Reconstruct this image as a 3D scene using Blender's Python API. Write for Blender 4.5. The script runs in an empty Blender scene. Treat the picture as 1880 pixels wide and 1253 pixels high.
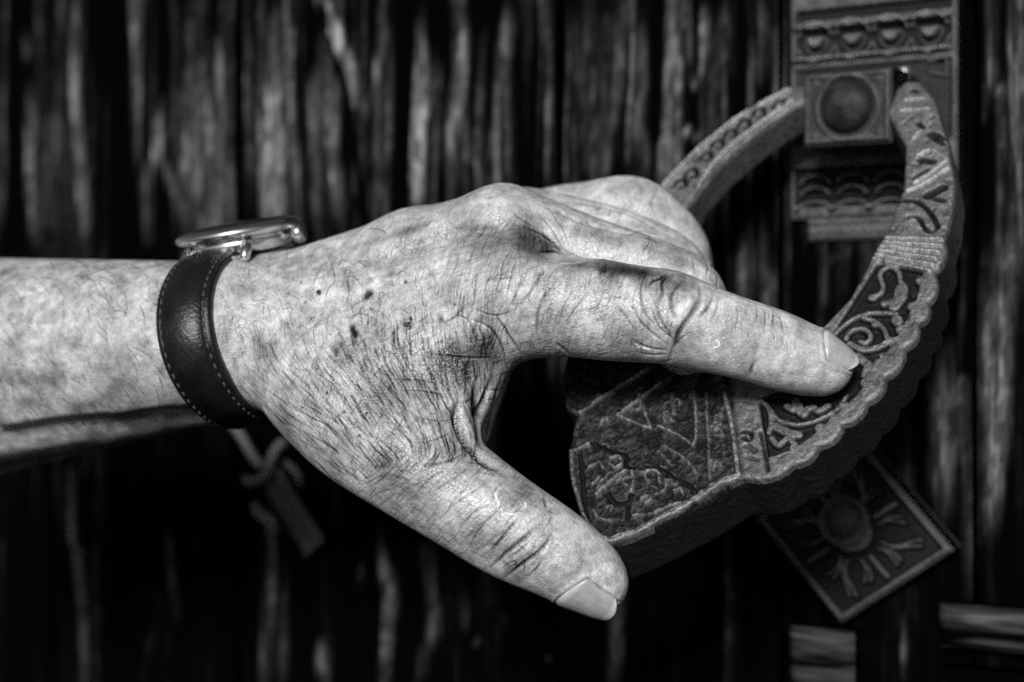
import bpy, math, random
import numpy as np
from mathutils import Vector

# ------------------------------------------------------------------ camera, sky, sun, exposure
CAMZ = 1.30                      # camera height above the ground, metres
FPX, CU, CV = 3133.3, 940.0, 626.5
scene = bpy.context.scene
col = scene.collection
cam_d = bpy.data.cameras.new('camera'); cam = bpy.data.objects.new('camera', cam_d); col.objects.link(cam)
cam.location = (0, 0, CAMZ); cam.rotation_euler = (math.radians(90), 0, 0)
cam_d.sensor_width = 36.0; cam_d.lens = 60.0
cam_d.clip_start = 0.01; cam_d.clip_end = 100.0
cam_d.dof.use_dof = True; cam_d.dof.focus_distance = 0.444; cam_d.dof.aperture_fstop = 8.0
scene.camera = cam

SUN_DIR = Vector((-0.21, -0.90, 0.38)).normalized()      # towards the light
sun_el = math.asin(SUN_DIR.z); sun_az = math.atan2(SUN_DIR.x, SUN_DIR.y)
world = bpy.data.worlds.new('World'); scene.world = world; world.use_nodes = True
nt = world.node_tree; nt.nodes.clear()
sky = nt.nodes.new('ShaderNodeTexSky'); sky.sky_type = 'NISHITA'; sky.sun_disc = False
sky.sun_elevation = sun_el; sky.sun_rotation = sun_az
bw = nt.nodes.new('ShaderNodeRGBToBW'); bg = nt.nodes.new('ShaderNodeBackground'); wo = nt.nodes.new('ShaderNodeOutputWorld')
nt.links.new(sky.outputs[0], bw.inputs[0]); nt.links.new(bw.outputs[0], bg.inputs[0]); nt.links.new(bg.outputs[0], wo.inputs[0])
bg.inputs[1].default_value = 0.05                       # the photograph is monochrome: the sky is taken as grey light
sun_d = bpy.data.lights.new('sun', 'SUN'); sun_d.energy = 4.9; sun_d.angle = math.radians(14)
sun = bpy.data.objects.new('sun', sun_d); col.objects.link(sun)
sun.rotation_euler = SUN_DIR.to_track_quat('Z', 'Y').to_euler()
scene.view_settings.view_transform = 'Standard'; scene.view_settings.look = 'None'
scene.view_settings.exposure = 0.0; scene.view_settings.gamma = 1.0; scene.view_settings.use_curve_mapping = False
scene.render.engine = 'CYCLES'
scene.cycles.use_denoising = False
scene.cycles.max_bounces = 6; scene.cycles.caustics_reflective = False; scene.cycles.caustics_refractive = False
scene.cycles.sample_clamp_indirect = 1.5; scene.cycles.sample_clamp_direct = 3.0
rng = np.random.default_rng(7)
f4 = np.float32

# ------------------------------------------------------------------ geometry helpers (working unit: centimetres, camera at the origin)
def P(u, v, d):
    u = np.asarray(u, float); v = np.asarray(v, float); d = np.asarray(d, float)
    return np.stack([(u - CU) / FPX * d, d + 0 * u, -(v - CV) / FPX * d], -1)
def ray(u, v):
    u = np.asarray(u, float); v = np.asarray(v, float)
    return np.stack([(u - CU) / FPX, np.ones_like(u), -(v - CV) / FPX], -1)
def proj(p):
    return np.stack([CU + FPX * p[..., 0] / p[..., 1], CV - FPX * p[..., 2] / p[..., 1]], -1)
def to_plane(u, v, o, n):
    r = ray(u, v); t = (o @ n) / (r @ n)
    return r * t[..., None]
def unit(a):
    a = np.asarray(a, float); return a / np.linalg.norm(a, axis=-1, keepdims=True)

def make(name, verts, faces, mat, parent=None, origin=(0, 0, 0), smooth=True, attrs=None, mats=None):
    """one mesh object; verts in cm in camera space, origin in cm"""
    origin = np.asarray(origin, float)
    me = bpy.data.meshes.new(name)
    v = (np.asarray(verts, float) - origin) * 0.01
    if isinstance(faces, np.ndarray):
        k = faces.shape[1]; n = len(faces)
        me.vertices.add(len(v)); me.vertices.foreach_set('co', v.astype(f4).ravel())
        me.loops.add(n * k); me.loops.foreach_set('vertex_index', faces.astype(np.int32).ravel())
        me.polygons.add(n); me.polygons.foreach_set('loop_start', np.arange(0, n * k, k, dtype=np.int32))
        me.update(calc_edges=True)
    else:
        me.from_pydata([tuple(p) for p in v], [], [tuple(f) for f in faces]); me.update()
    if smooth: me.polygons.foreach_set('use_smooth', np.ones(len(me.polygons), bool))
    for an, av in (attrs or {}).items():
        a = me.attributes.new(an, 'FLOAT', 'POINT'); a.data.foreach_set('value', np.asarray(av, f4))
    me.validate()
    me.materials.append(mat)
    o = bpy.data.objects.new(name, me); col.objects.link(o)
    w = Vector(origin * 0.01) + Vector((0, 0, CAMZ))
    if parent is not None:
        o.parent = parent
        w = w - parent_world(parent)
    o.location = w
    return o
def parent_world(p):
    w = Vector((0, 0, 0))
    while p is not None:
        w = w + p.location; p = p.parent
    return w
def thing(name, label, cat, origin, group=None):
    o = bpy.data.objects.new(name, None); o.empty_display_size = 0.02
    col.objects.link(o); o.location = Vector(np.asarray(origin, float) * 0.01) + Vector((0, 0, CAMZ))
    o['label'] = label; o['category'] = cat
    if group: o['group'] = group
    return o

def vnoise(x, y, seed=0):
    """smooth value noise in 0..1 on arrays"""
    x = np.asarray(x, float); y = np.asarray(y, float)
    xi = np.floor(x).astype(np.int64); yi = np.floor(y).astype(np.int64)
    fx = x - xi; fy = y - yi
    fx = fx * fx * (3 - 2 * fx); fy = fy * fy * (3 - 2 * fy)
    def h(a, b):
        n = (a * 374761393 + b * 668265263 + seed * 974711) & 0xffffffff
        n = ((n ^ (n >> 13)) * 1274126177) & 0xffffffff
        n = ((n ^ (n >> 16)) * 2246822519) & 0xffffffff
        return ((n ^ (n >> 15)) & 0xffffff) / float(0xffffff)
    return (h(xi, yi) * (1 - fx) + h(xi + 1, yi) * fx) * (1 - fy) + (h(xi, yi + 1) * (1 - fx) + h(xi + 1, yi + 1) * fx) * fy
def fbm(x, y, seed=0, oct=4):
    s = 0; a = 0.5
    for i in range(oct):
        s = s + a * vnoise(x * 2 ** i, y * 2 ** i, seed + i * 17); a *= 0.5
    return s / (1 - 0.5 ** oct)
def sstep(a, b, x):
    t = np.clip((x - a) / (b - a), 0, 1); return t * t * (3 - 2 * t)

class Layer:
    """a plan on a plane, strokes are rasterised into it and later become relief of a mesh"""
    def __init__(s, x0, x1, y0, y1, res):
        s.x0, s.y0, s.res = x0, y0, res
        s.nx = int((x1 - x0) / res) + 2; s.ny = int((y1 - y0) / res) + 2
        s.a = np.zeros((s.nx, s.ny), f4)
    def stroke(s, pts, w, amp, mode='max', soft=None, taper=False):
        """w = half width, soft edge; mode max/add"""
        pts = np.asarray(pts, float); soft = w if soft is None else soft; R = w + soft
        lo = pts.min(0) - R; hi = pts.max(0) + R
        i0 = max(0, int((lo[0] - s.x0) / s.res)); i1 = min(s.nx, int((hi[0] - s.x0) / s.res) + 2)
        j0 = max(0, int((lo[1] - s.y0) / s.res)); j1 = min(s.ny, int((hi[1] - s.y0) / s.res) + 2)
        if i1 <= i0 or j1 <= j0: return s
        X0 = s.x0 + np.arange(i0, i1)[:, None] * s.res; Y0 = s.y0 + np.arange(j0, j1)[None, :] * s.res
        k = np.zeros((i1 - i0, j1 - j0)); L = len(pts) - 1
        for i in range(L):
            a, b = pts[i], pts[i + 1]; d = b - a; l2 = d @ d + 1e-12
            X = X0 - a[0]; Y = Y0 - a[1]
            t = np.clip((X * d[0] + Y * d[1]) / l2, 0, 1)
            D = np.sqrt((X - t * d[0]) ** 2 + (Y - t * d[1]) ** 2)
            e = 1 - sstep(max(w - soft, 0), w + soft * .5, D)
            if taper:
                q = (i + t) / L; e = e * np.minimum(1, 2.6 * np.minimum(q, 1 - q) + .15)
            np.maximum(k, e, out=k)
        k *= amp; sub = s.a[i0:i1, j0:j1]
        if mode == 'max': np.copyto(sub, np.where(np.abs(k) > np.abs(sub), k, sub))
        else: sub += k
        return s
    def poly(s, pts, amp, soft):
        """filled outline"""
        X, Y = s.grid(); d = sd_poly(X, Y, np.asarray(pts, float))
        k = amp * (1 - sstep(-soft, soft, d)); np.copyto(s.a, np.where(np.abs(k) > np.abs(s.a), k, s.a)); return s
    def grid(s):
        return np.meshgrid(s.x0 + np.arange(s.nx) * s.res, s.y0 + np.arange(s.ny) * s.res, indexing='ij')
    def sample(s, x, y):
        fx = np.clip((x - s.x0) / s.res, 0, s.nx - 1.001); fy = np.clip((y - s.y0) / s.res, 0, s.ny - 1.001)
        i = fx.astype(int); j = fy.astype(int); fx = fx - i; fy = fy - j; a = s.a
        return (a[i, j] * (1 - fx) + a[i + 1, j] * fx) * (1 - fy) + (a[i, j + 1] * (1 - fx) + a[i + 1, j + 1] * fx) * fy
def sd_poly(X, Y, pts):
    d = np.full(X.shape, 1e9); s = np.ones(X.shape); n = len(pts)
    for i in range(n):
        a = pts[i]; b = pts[i - 1]
        ex, ey = b[0] - a[0], b[1] - a[1]; wx = X - a[0]; wy = Y - a[1]
        t = np.clip((wx * ex + wy * ey) / (ex * ex + ey * ey + 1e-12), 0, 1)
        d = np.minimum(d, (wx - ex * t) ** 2 + (wy - ey * t) ** 2)
        c1 = Y >= a[1]; c2 = Y < b[1]; c3 = ex * wy > ey * wx
        flip = (c1 & c2 & c3) | (~c1 & ~c2 & ~c3)
        s = np.where(flip, -s, s)
    return s * np.sqrt(d)
def spline(pts, n=6):
    """Catmull-Rom through control points"""
    p = np.asarray(pts, float)
    if len(p) < 3: return np.array([p[0] + (p[-1] - p[0]) * t for t in np.linspace(0, 1, n + 1)])
    q = np.vstack([2 * p[0] - p[1], p, 2 * p[-1] - p[-2]]); out = []
    for i in range(1, len(q) - 2):
        for t in np.arange(n) / n:
            a, b, c, d = q[i - 1], q[i], q[i + 1], q[i + 2]
            out.append(.5 * (2 * b + (c - a) * t + (2 * a - 5 * b + 4 * c - d) * t * t + (3 * b - a - 3 * c + d) * t ** 3))
    out.append(p[-1]); return np.array(out)

def surface_nets(F, xs, ys, zs):
    ins = F < 0
    c = np.zeros(tuple(n - 1 for n in F.shape), np.uint8)
    for i in (0, 1):
        for j in (0, 1):
            for k in (0, 1):
                c += ins[i:F.shape[0] - 1 + i, j:F.shape[1] - 1 + j, k:F.shape[2] - 1 + k]
    I = np.argwhere((c > 0) & (c < 8)); del c
    idx = np.full(tuple(n - 1 for n in F.shape), -1, np.int32); idx[I[:, 0], I[:, 1], I[:, 2]] = np.arange(len(I))
    cs = [(i, j, k) for i in (0, 1) for j in (0, 1) for k in (0, 1)]
    val = np.stack([F[I[:, 0] + a, I[:, 1] + b, I[:, 2] + e] for a, b, e in cs], 1)
    acc = np.zeros((len(I), 3)); cnt = np.zeros(len(I))
    for a in range(8):
        for b in range(a + 1, 8):
            if sum(x != y for x, y in zip(cs[a], cs[b])) != 1: continue
            va, vb = val[:, a], val[:, b]; m = (va < 0) != (vb < 0)
            t = np.where(m, va / np.where(m, va - vb, 1), 0)
            p = np.array(cs[a])[None, :] + t[:, None] * (np.array(cs[b]) - np.array(cs[a]))[None, :]
            acc += p * m[:, None]; cnt += m
    g = I + acc / cnt[:, None]
    V = np.stack([np.interp(g[:, q], np.arange(len(ax)), ax) for q, ax in enumerate((xs, ys, zs))], 1)
    Q = []
    for ax in range(3):
        s0 = [slice(1, -1)] * 3; s1 = [slice(1, -1)] * 3
        s0[ax] = slice(0, -1); s1[ax] = slice(1, None)
        A = ins[tuple(s0)]; B = ins[tuple(s1)]
        E = np.argwhere(A != B); sg = A[E[:, 0], E[:, 1], E[:, 2]]
        off = np.ones(3, int); off[ax] = 0; E = E + off
        o1, o2 = [q for q in range(3) if q != ax]
        if ax == 1: o1, o2 = o2, o1
        d1 = np.zeros(3, int); d1[o1] = 1; d2 = np.zeros(3, int); d2[o2] = 1
        def gi(e): return idx[e[:, 0], e[:, 1], e[:, 2]]
        q = np.stack([gi(E - d1 - d2), gi(E - d2), gi(E), gi(E - d1)], 1)
        q[~sg] = q[~sg][:, ::-1]; Q.append(q)
    Q = np.concatenate(Q); Q = Q[(Q >= 0).all(1)]
    return V, Q
def sdf_mesh(fn, xs, ys, zs, B=8):
    """fn(points Nx3)->distance in cm; evaluated only in blocks near the surface"""
    n = [int(math.ceil(len(a) / B) * B) for a in (xs, ys, zs)]
    ax = [np.concatenate([a, a[-1] + (a[-1] - a[-2]) * np.arange(1, m - len(a) + 1)]) for a, m in zip((xs, ys, zs), n)]
    nb = [m // B for m in n]
    lo = [a[::B] for a in ax]; hi = [a[B - 1::B] for a in ax]
    ce = [(l + h) / 2 for l, h in zip(lo, hi)]; hs = [(h - l) / 2 + (a[1] - a[0]) for l, h, a in zip(lo, hi, ax)]
    C = np.stack(np.meshgrid(*ce, indexing='ij'), -1).reshape(-1, 3)
    Hd = np.sqrt(sum(np.square(g) for g in np.meshgrid(*hs, indexing='ij'))).reshape(-1)
    d = np.concatenate([fn(c) for c in np.array_split(C, max(1, len(C) // 200000))])
    F = np.repeat(np.repeat(np.repeat(np.where(d < 0, -1., 1.).astype(f4).reshape(nb), B, 0), B, 1), B, 2)
    act = np.argwhere((np.abs(d) < Hd * 1.25 + .05).reshape(nb))
    ar = np.arange(B)
    for ch in np.array_split(act, max(1, len(act) // 400)):
        gx = ch[:, 0:1] * B + ar; gy = ch[:, 1:2] * B + ar; gz = ch[:, 2:3] * B + ar
        X = np.broadcast_to(ax[0][gx][:, :, None, None], (len(ch), B, B, B)); Y = np.broadcast_to(ax[1][gy][:, None, :, None], X.shape); Z = np.broadcast_to(ax[2][gz][:, None, None, :], X.shape)
        v = fn(np.stack([X, Y, Z], -1).reshape(-1, 3)).reshape(X.shape)
        F[gx[:, :, None, None], gy[:, None, :, None], gz[:, None, None, :]] = v
    return surface_nets(F, *ax)
def vert_normals(V, Q):
    a = V[Q[:, 2]] - V[Q[:, 0]]; b = V[Q[:, 3]] - V[Q[:, 1]]; n = np.cross(a, b)
    N = np.zeros_like(V)
    for k in range(4):
        for c in range(3): N[:, c] += np.bincount(Q[:, k], n[:, c], len(V))
    return N / (np.linalg.norm(N, axis=1, keepdims=True) + 1e-12)
def smin(a, b, k):
    h = np.maximum(k - np.abs(a - b), 0) / k
    return np.minimum(a, b) - h * h * k * .25
def smax(a, b, k): return -smin(-a, -b, k)
def rcone(p, a, b, r1, r2):
    ba = b - a; l2 = ba @ ba; pa = p - a
    t = np.clip((pa @ ba) / l2, 0, 1)
    q = pa - t[:, None] * ba
    return np.sqrt(np.einsum('ij,ij->i', q, q)) - (r1 + (r2 - r1) * t)
def ellip(p, c, R, r):
    """R rows = axes, r radii"""
    q = ((p - c) @ R.T) / r; k0 = np.sqrt(np.einsum('ij,ij->i', q, q)) + 1e-9
    q2 = q / r; k1 = np.sqrt(np.einsum('ij,ij->i', q2, q2)) + 1e-9
    return k0 * (k0 - 1) / k1

# ------------------------------------------------------------------ material helpers (all grey: the photograph is black and white)
class NT:
    def __init__(s, name):
        s.m = bpy.data.materials.new(name); s.m.use_nodes = True
        s.t = s.m.node_tree; s.t.nodes.clear()
        s.out = s.n('ShaderNodeOutputMaterial'); s.b = s.n('ShaderNodeBsdfPrincipled'); s.l(s.b.outputs[0], s.out.inputs[0])
    def n(s, t, **kw):
        x = s.t.nodes.new(t)
        for k, v in kw.items(): setattr(x, k, v)
        return x
    def l(s, a, b): s.t.links.new(a, b)
    def put(s, sock, v):
        if isinstance(v, bpy.types.NodeSocket): s.l(v, sock)
        else: sock.default_value = v
    def coord(s, scale=(1, 1, 1)):
        tc = s.n('ShaderNodeTexCoord'); mp = s.n('ShaderNodeMapping'); s.l(tc.outputs['Object'], mp.inputs[0]); mp.inputs['Scale'].default_value = scale
        return mp.outputs[0]
    def noise(s, vec, scale, detail=3, rough=.6):
        x = s.n('ShaderNodeTexNoise'); s.l(vec, x.inputs['Vector']); x.inputs['Scale'].default_value = scale
        x.inputs['Detail'].default_value = detail; x.inputs['Roughness'].default_value = rough; return x.outputs[0]
    def voro(s, vec, scale, feature='DISTANCE_TO_EDGE'):
        x = s.n('ShaderNodeTexVoronoi', feature=feature); s.l(vec, x.inputs['Vector']); x.inputs['Scale'].default_value = scale; return x.outputs[0]
    def attr(s, name): return s.n('ShaderNodeAttribute', attribute_name=name).outputs['Fac']
    def math(s, op, a, b=0.0, c=None, clamp=False):
        x = s.n('ShaderNodeMath', operation=op, use_clamp=clamp); s.put(x.inputs[0], a); s.put(x.inputs[1], b)
        if c is not None: s.put(x.inputs[2], c)
        return x.outputs[0]
    def rng(s, v, a, b, c, d):
        x = s.n('ShaderNodeMapRange'); s.put(x.inputs[0], v)
        for i, q in enumerate((a, b, c, d)): x.inputs[i + 1].default_value = q
        return x.outputs[0]
    def grey(s, v):
        x = s.n('ShaderNodeCombineColor')
        for i in range(3): s.put(x.inputs[i], v)
        return x.outputs[0]
    def base(s, v): s.put(s.b.inputs['Base Color'], s.grey(v)) if isinstance(v, bpy.types.NodeSocket) else s.put(s.b.inputs['Base Color'], (v, v, v, 1))
    def set(s, **kw):
        for k, v in kw.items(): s.put(s.b.inputs[k.replace('_', ' ')], v)
    def bump(s, h, dist, strength=1.0):
        x = s.n('ShaderNodeBump'); s.put(x.inputs['Height'], h); x.inputs['Distance'].default_value = dist; x.inputs['Strength'].default_value = strength
        s.l(x.outputs[0], s.b.inputs['Normal']); return x

# ------------------------------------------------------------------ the wooden door
DO = np.array([0, 62.5, 0.]); DS = unit([1, -.6, 0]); DN = unit([-.6, -1, 0])       # origin, along the door, outwards
DZ = np.array([0, 0, 1.])
def dst(u, v, off=0.0):
    """pixel -> (along, up) on the plane lying off cm in front of the door"""
    p = to_plane(u, v, DO + DN * off, DN)
    return np.stack([(p - DO) @ DS, p[..., 2]], -1)
def dpt(s, t, off=0.0):
    return DO + np.asarray(s)[..., None] * DS + np.asarray(t)[..., None] * DZ + np.asarray(off)[..., None] * DN

def wood_mat(name, horizontal=False):
    m = NT(name)
    w = m.attr('wear')
    sc = (900, 900, 40) if not horizontal else (50, 50, 900)
    vec = m.coord(sc); g = m.noise(vec, 1.0, 4, .65)
    g2 = m.noise(m.coord((250, 250, 25) if not horizontal else (25, 25, 250)), 1.0, 3, .6)
    k = m.math('MULTIPLY', w, m.rng(g, .35, .68, .35, 1.25))
    k = m.math('MULTIPLY', k, m.rng(g2, .3, .7, .6, 1.2))
    m.base(m.rng(k, 0, 1.0, .001, .26))
    m.set(Roughness=m.rng(w, 0, 1, .85, .5), Specular_IOR_Level=m.rng(w, 0, .8, .0, .35))
    m.bump(g, .0008, .5)
    return m.m
M_wood = wood_mat('weathered_wood'); M_wood_h = wood_mat('weathered_cross_grain_wood', True)

wood = Layer(-32, 24, -21, 21, .06)
def wst(pts, w, a, taper=True, sp=True):
    p = np.asarray(pts, float); q = dst(p[:, 0], p[:, 1]); 
    wood.stroke(spline(q, 5) if sp else q, w * .020, a, 'add', taper=taper)
# worn pale ridges and split black grooves seen in the boards
for pts, w, a in [
    ([(60, 170), (58, 260), (66, 440)], 20, .35), ([(138, -20), (142, 160), (152, 300), (160, 470)], 15, .55), ([(95, 120), (92, 300), (100, 460)], 10, .2), ([(48, 60), (52, 110)], 14, .25),
    ([(252, -20), (256, 120), (258, 320)], 13, .5), ([(296, 190), (296, 255), (272, 330), (276, 450)], 14, .42), ([(298, 262), (330, 390)], 9, .3), ([(345, 20), (355, 260)], 8, .2),
    ([(404, 80), (408, 130), (412, 340)], 10, .5), ([(455, 0), (462, 400)], 12, .4), ([(480, 0), (484, 420)], 10, .5), ([(502, 40), (505, 420)], 13, .85), ([(532, 0), (536, 150), (548, 420)], 13, .8), ([(575, 150), (580, 420)], 12, .35),
    ([(584, -20), (612, 50), (640, 110), (656, 170), (676, 205)], 17, 2.4), ([(676, 205), (700, 130), (712, 60)], 11, 1.1), ([(606, 190), (612, 300), (640, 430)], 16, .4), ([(700, 260), (706, 400)], 9, .25),
    ([(775, 60), (790, 130), (780, 250), (776, 400)], 13, .6), ([(840, -20), (848, 100), (832, 250), (828, 400)], 12, .75), ([(812, 120), (806, 300)], 8, .35), ([(890, 40), (880, 180), (895, 330)], 8, .25),
    ([(938, 20), (930, 90), (925, 180)], 15, .6), ([(872, 230), (868, 280), (882, 300)], 9, .35), ([(905, 230), (905, 300)], 7, .3), ([(1012, 150), (1008, 330)], 6, .45),
    ([(1085, -20), (1080, 120), (1090, 320)], 30, .14), ([(1150, -20), (1138, 140), (1120, 330)], 9, .5), ([(1162, -20), (1158, 160), (1150, 320)], 6, .4),
    ([(1255, -20), (1262, 60), (1266, 115)], 9, .5), ([(1293, 20), (1290, 140)], 8, .5), ([(1268, 128), (1276, 155)], 7, .4), ([(1212, 245), (1250, 240), (1290, 236)], 8, .6), ([(1212, 250), (1206, 330)], 9, .5), ([(1243, 250), (1248, 300)], 5, .5), ([(1340, 0), (1335, 150)], 14, .22), ([(1400, 20), (1395, 160)], 14, .2),
    ([(1812, -10), (1816, 90), (1808, 220)], 6, .35), ([(1858, -10), (1862, 140), (1868, 380)], 7, .5), ([(1838, 120), (1846, 300)], 5, .25),
    ([(1856, 400), (1838, 500), (1828, 640), (1826, 760), (1812, 900), (1800, 970)], 21, .5), ([(1826, 560), (1818, 700)], 9, .3), ([(1742, 640), (1738, 760), (1734, 960)], 15, .4), ([(1764, 700), (1760, 860)], 12, .25), ([(1722, 720), (1715, 900)], 12, .3),
    ([(132, 860), (134, 960), (148, 1060), (160, 1270)], 15, .5), ([(180, 990), (176, 1100)], 8, .25), ([(312, 985), (318, 1050), (330, 1130)], 12, .35), ([(290, 1090), (300, 1105)], 6, .3), ([(285, 1150), (265, 1260)], 8, .12), ([(360, 960), (368, 1020)], 5, .2),
    ([(494, 930), (498, 1020), (488, 1270)], 17, .7), ([(524, 1080), (520, 1270)], 9, .45), ([(590, 1180), (598, 1260)], 14, .3), ([(660, 1040), (662, 1080)], 9, .25),
    ([(700, 980), (706, 1040), (718, 1100), (712, 1170), (706, 1270)], 13, .55), ([(784, 1000), (790, 1060), (800, 1130), (786, 1200), (760, 1270)], 14, .5), ([(860, 1050), (856, 1150)], 12, .25), ([(928, 1138), (930, 1150)], 9, .5), ([(876, 1170), (880, 1178)], 7, .4), ([(1006, 1212), (1010, 1222)], 9, .45),
    ([(1338, 980), (1342, 1080), (1340, 1270)], 7, .45), ([(1142, 1080), (1134, 1180), (1122, 1270)], 13, .4), ([(1344, 1106), (1400, 1106)], 5, .35), ([(1370, 440), (1372, 560)], 16, .22), ([(1420, 480), (1424, 640)], 13, .2), ([(1500, 470), (1560, 455)], 9, .3), ([(1660, 1110), (1662, 1240)], 6, .3)]:
    wst(pts, w, a)
for pts, w, a in [([(596, 30), (630, 150), (648, 250), (672, 420)], 12, -1.6), ([(440, -20), (436, 430)], 12, -1.3), ([(215, -20), (210, 460)], 16, -.9), ([(350, -20), (352, 460)], 12, -.5), ([(730, 10), (735, 90), (728, 200), (745, 420)], 14, -.9),
                  ([(1030, -20), (1024, 340)], 14, -1.1), ([(1205, -20), (1200, 240)], 20, -1.2), ([(1786, -20), (1780, 500), (1772, 700)], 9, -1.3), ([(1840, -20), (1838, 140)], 10, -.9), ([(20, 240), (40, 460)], 14, -.8),
                  ([(1180, 330), (1260, 600), (1290, 1000)], 40, -.5), ([(960, 900), (980, 1250)], 50, -.5), ([(220, 900), (230, 1250)], 30, -.6), ([(420, 860), (430, 1250)], 26, -.7), ([(620, 860), (610, 1120)], 20, -.6)]:
    wst(pts, w, a, taper=False)

door = thing('wooden_door', 'old dark weathered plank door standing behind the hand and the iron knocker', 'door', dpt(np.array(0.), np.array(-20.)))
S, T = wood.grid()
wx = .30 * (fbm(S * 1.6, T * .10, 201, 3) - .5); wy = 1.2 * (fbm(S * 3.2, T * .3, 202, 2) - .5)
authored = wood.sample(S + wx, T + wy)
warp = 1.0 * fbm(S * .22, T * .05, 3, 3) + .15 * vnoise(S * 1.1, T * .4, 6)
n1 = vnoise((S + warp) * 1.9, T * .13, 41); n2 = vnoise((S + warp) * 5.5, T * .13, 42); n3 = vnoise((S + warp) * 11, T * .2, 43); fine = vnoise((S + warp) * 19, T * .35, 77)
patchy = .15 + .85 * sstep(.38, .68, fbm(S * .45, T * .16, 91, 3))
grain = sstep(.47, .84, .5 * n1 + .35 * n2 + .15 * n3) * patchy
blot = fbm(S * 1.3, T * .3, 31, 4)
tex = np.clip(-.10 + .75 * n2 + .65 * n3 + .5 * (fine - .5), 0, 1.3) * 1.15 * (.45 + .9 * sstep(.3, .65, blot))
rag = sstep(.36, .56, fbm(S * 3.4, T * 1.1, 301, 3)); rag2 = sstep(.40, .60, fbm(S * 6.5, T * 3.2, 302, 3))
low_vignette = .72 + .28 * sstep(-9, -1, T)  # vignette painted into the wood colour, darker towards the bottom
wear_vignette_map = low_vignette * (.38 + .62 * rag) * (.6 + .45 * rag2) * 1.2 * np.clip(grain * (.10 + .46 * sstep(-9, 4, T)) + np.clip(authored, 0, 1.4) * 1.25 * tex, 0, 1.3) * (1 - sstep(.2, .9, -authored))  # grain fades downwards too, as part of the painted vignette
wear_vignette_map = wear_vignette_map.astype(f4); rel_map = (.22 * np.clip(wear_vignette_map, 0, 1) + .05 * fine - .16 * np.clip(-authored, 0, 1.2)).astype(f4)
WL = Layer(-32, 24, -21, 21, .06); WL.a = wear_vignette_map; RL = Layer(-32, 24, -21, 21, .06); RL.a = rel_map
bk = [dpt(np.array(a), np.array(b), np.array(c)) for c in (-2.7, -3.6) for a, b in ((-31.5, -20.5), (23.5, -20.5), (23.5, 20.5), (-31.5, 20.5))]  # added behind the planks to keep sky light out of the gaps
make('added_gap_backing', np.array(bk), [(0, 1, 2, 3), (7, 6, 5, 4), (0, 4, 5, 1), (1, 5, 6, 2), (2, 6, 7, 3), (3, 7, 4, 0)], M_wood, door, dpt(np.array(0.), np.array(0.)), smooth=False, attrs={'wear': np.zeros(8)})
seam_px = [-380, 92, 432, 1022, 1432, 1788, 2050]
seams = [float(dst(np.array(float(u)), np.array(626.))[0]) for u in seam_px]; seams[0] = -31.5; seams[-1] = 23.5
for i in range(len(seams) - 1):
    a, b = seams[i] + .09, seams[i + 1] - .09
    ns = int((b - a) / .09) + 2; ntt = 260
    s = np.linspace(a, b, ns); t = np.linspace(-20.5, 20.5, ntt)
    wob = .07 * (fbm(t * .4, t * 0 + i, 5) - .5)
    SS, TT = np.meshgrid(s, t, indexing='ij')
    SS = SS + wob[None, :] * np.clip(1 - np.minimum(SS - a, b - SS) / .4, 0, 1)
    edge = np.minimum(SS - a, b - SS)
    off = RL.sample(SS, TT) - .18 * np.clip(1 - edge / .3, 0, 1) ** 2 + .06 * (i % 2)
    Vt = dpt(SS, TT, off).reshape(-1, 3)
    ix = np.arange(ns * ntt).reshape(ns, ntt)
    q = np.stack([ix[:-1, :-1], ix[1:, :-1], ix[1:, 1:], ix[:-1, 1:]], -1).reshape(-1, 4)
    bd = np.concatenate([ix[:, 0], ix[-1, 1:], ix[-2::-1, -1], ix[0, -2:0:-1]])
    pb = dpt(SS.reshape(-1)[bd], TT.reshape(-1)[bd], np.full(len(bd), -2.4))
    n0 = len(Vt); nb_ = np.roll(bd, -1); bi = n0 + np.arange(len(bd))
    q2 = np.stack([bd, bi, np.roll(bi, -1), nb_], -1)[:, ::-1]
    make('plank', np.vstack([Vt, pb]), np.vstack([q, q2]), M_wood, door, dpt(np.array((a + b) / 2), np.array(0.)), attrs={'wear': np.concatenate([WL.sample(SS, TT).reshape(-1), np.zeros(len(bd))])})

def relief(name, o, ax, ay, an, w, h, res, fn, mat, parent, depth, attr=None, round_edge=.12):
    """a cast plate: w x h centred at o, front height fn(x,y), real thickness depth"""
    nx = max(3, int(w / res)); ny = max(3, int(h / res))
    X, Y = np.meshgrid(np.linspace(-w / 2, w / 2, nx), np.linspace(-h / 2, h / 2, ny), indexing='ij')
    H = fn(X, Y); e = np.minimum(w / 2 - np.abs(X), h / 2 - np.abs(Y))
    H = H - round_edge * np.clip(1 - e / round_edge, 0, 1) ** 2
    Vt = (o + X[..., None] * ax + Y[..., None] * ay + H[..., None] * an).reshape(-1, 3)
    ix = np.arange(nx * ny).reshape(nx, ny)
    q = np.stack([ix[:-1, :-1], ix[1:, :-1], ix[1:, 1:], ix[:-1, 1:]], -1).reshape(-1, 4)
    bd = np.concatenate([ix[:, 0], ix[-1, 1:], ix[-2::-1, -1], ix[0, -2:0:-1]])
    pb = Vt[bd] - an * (((Vt[bd] - o) @ an) + depth)[:, None]
    bi = len(Vt) + np.arange(len(bd)); nb_ = np.roll(bd, -1)
    q2 = np.stack([bd, bi, np.roll(bi, -1), nb_], -1)[:, ::-1]
    base = (Vt.min() * 0 + H).reshape(-1)
    at = {'high': np.concatenate([base, np.zeros(len(bd))])}
    return make(name, np.vstack([Vt, pb]), np.vstack([q, q2]), mat, parent, o, attrs=at)

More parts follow.
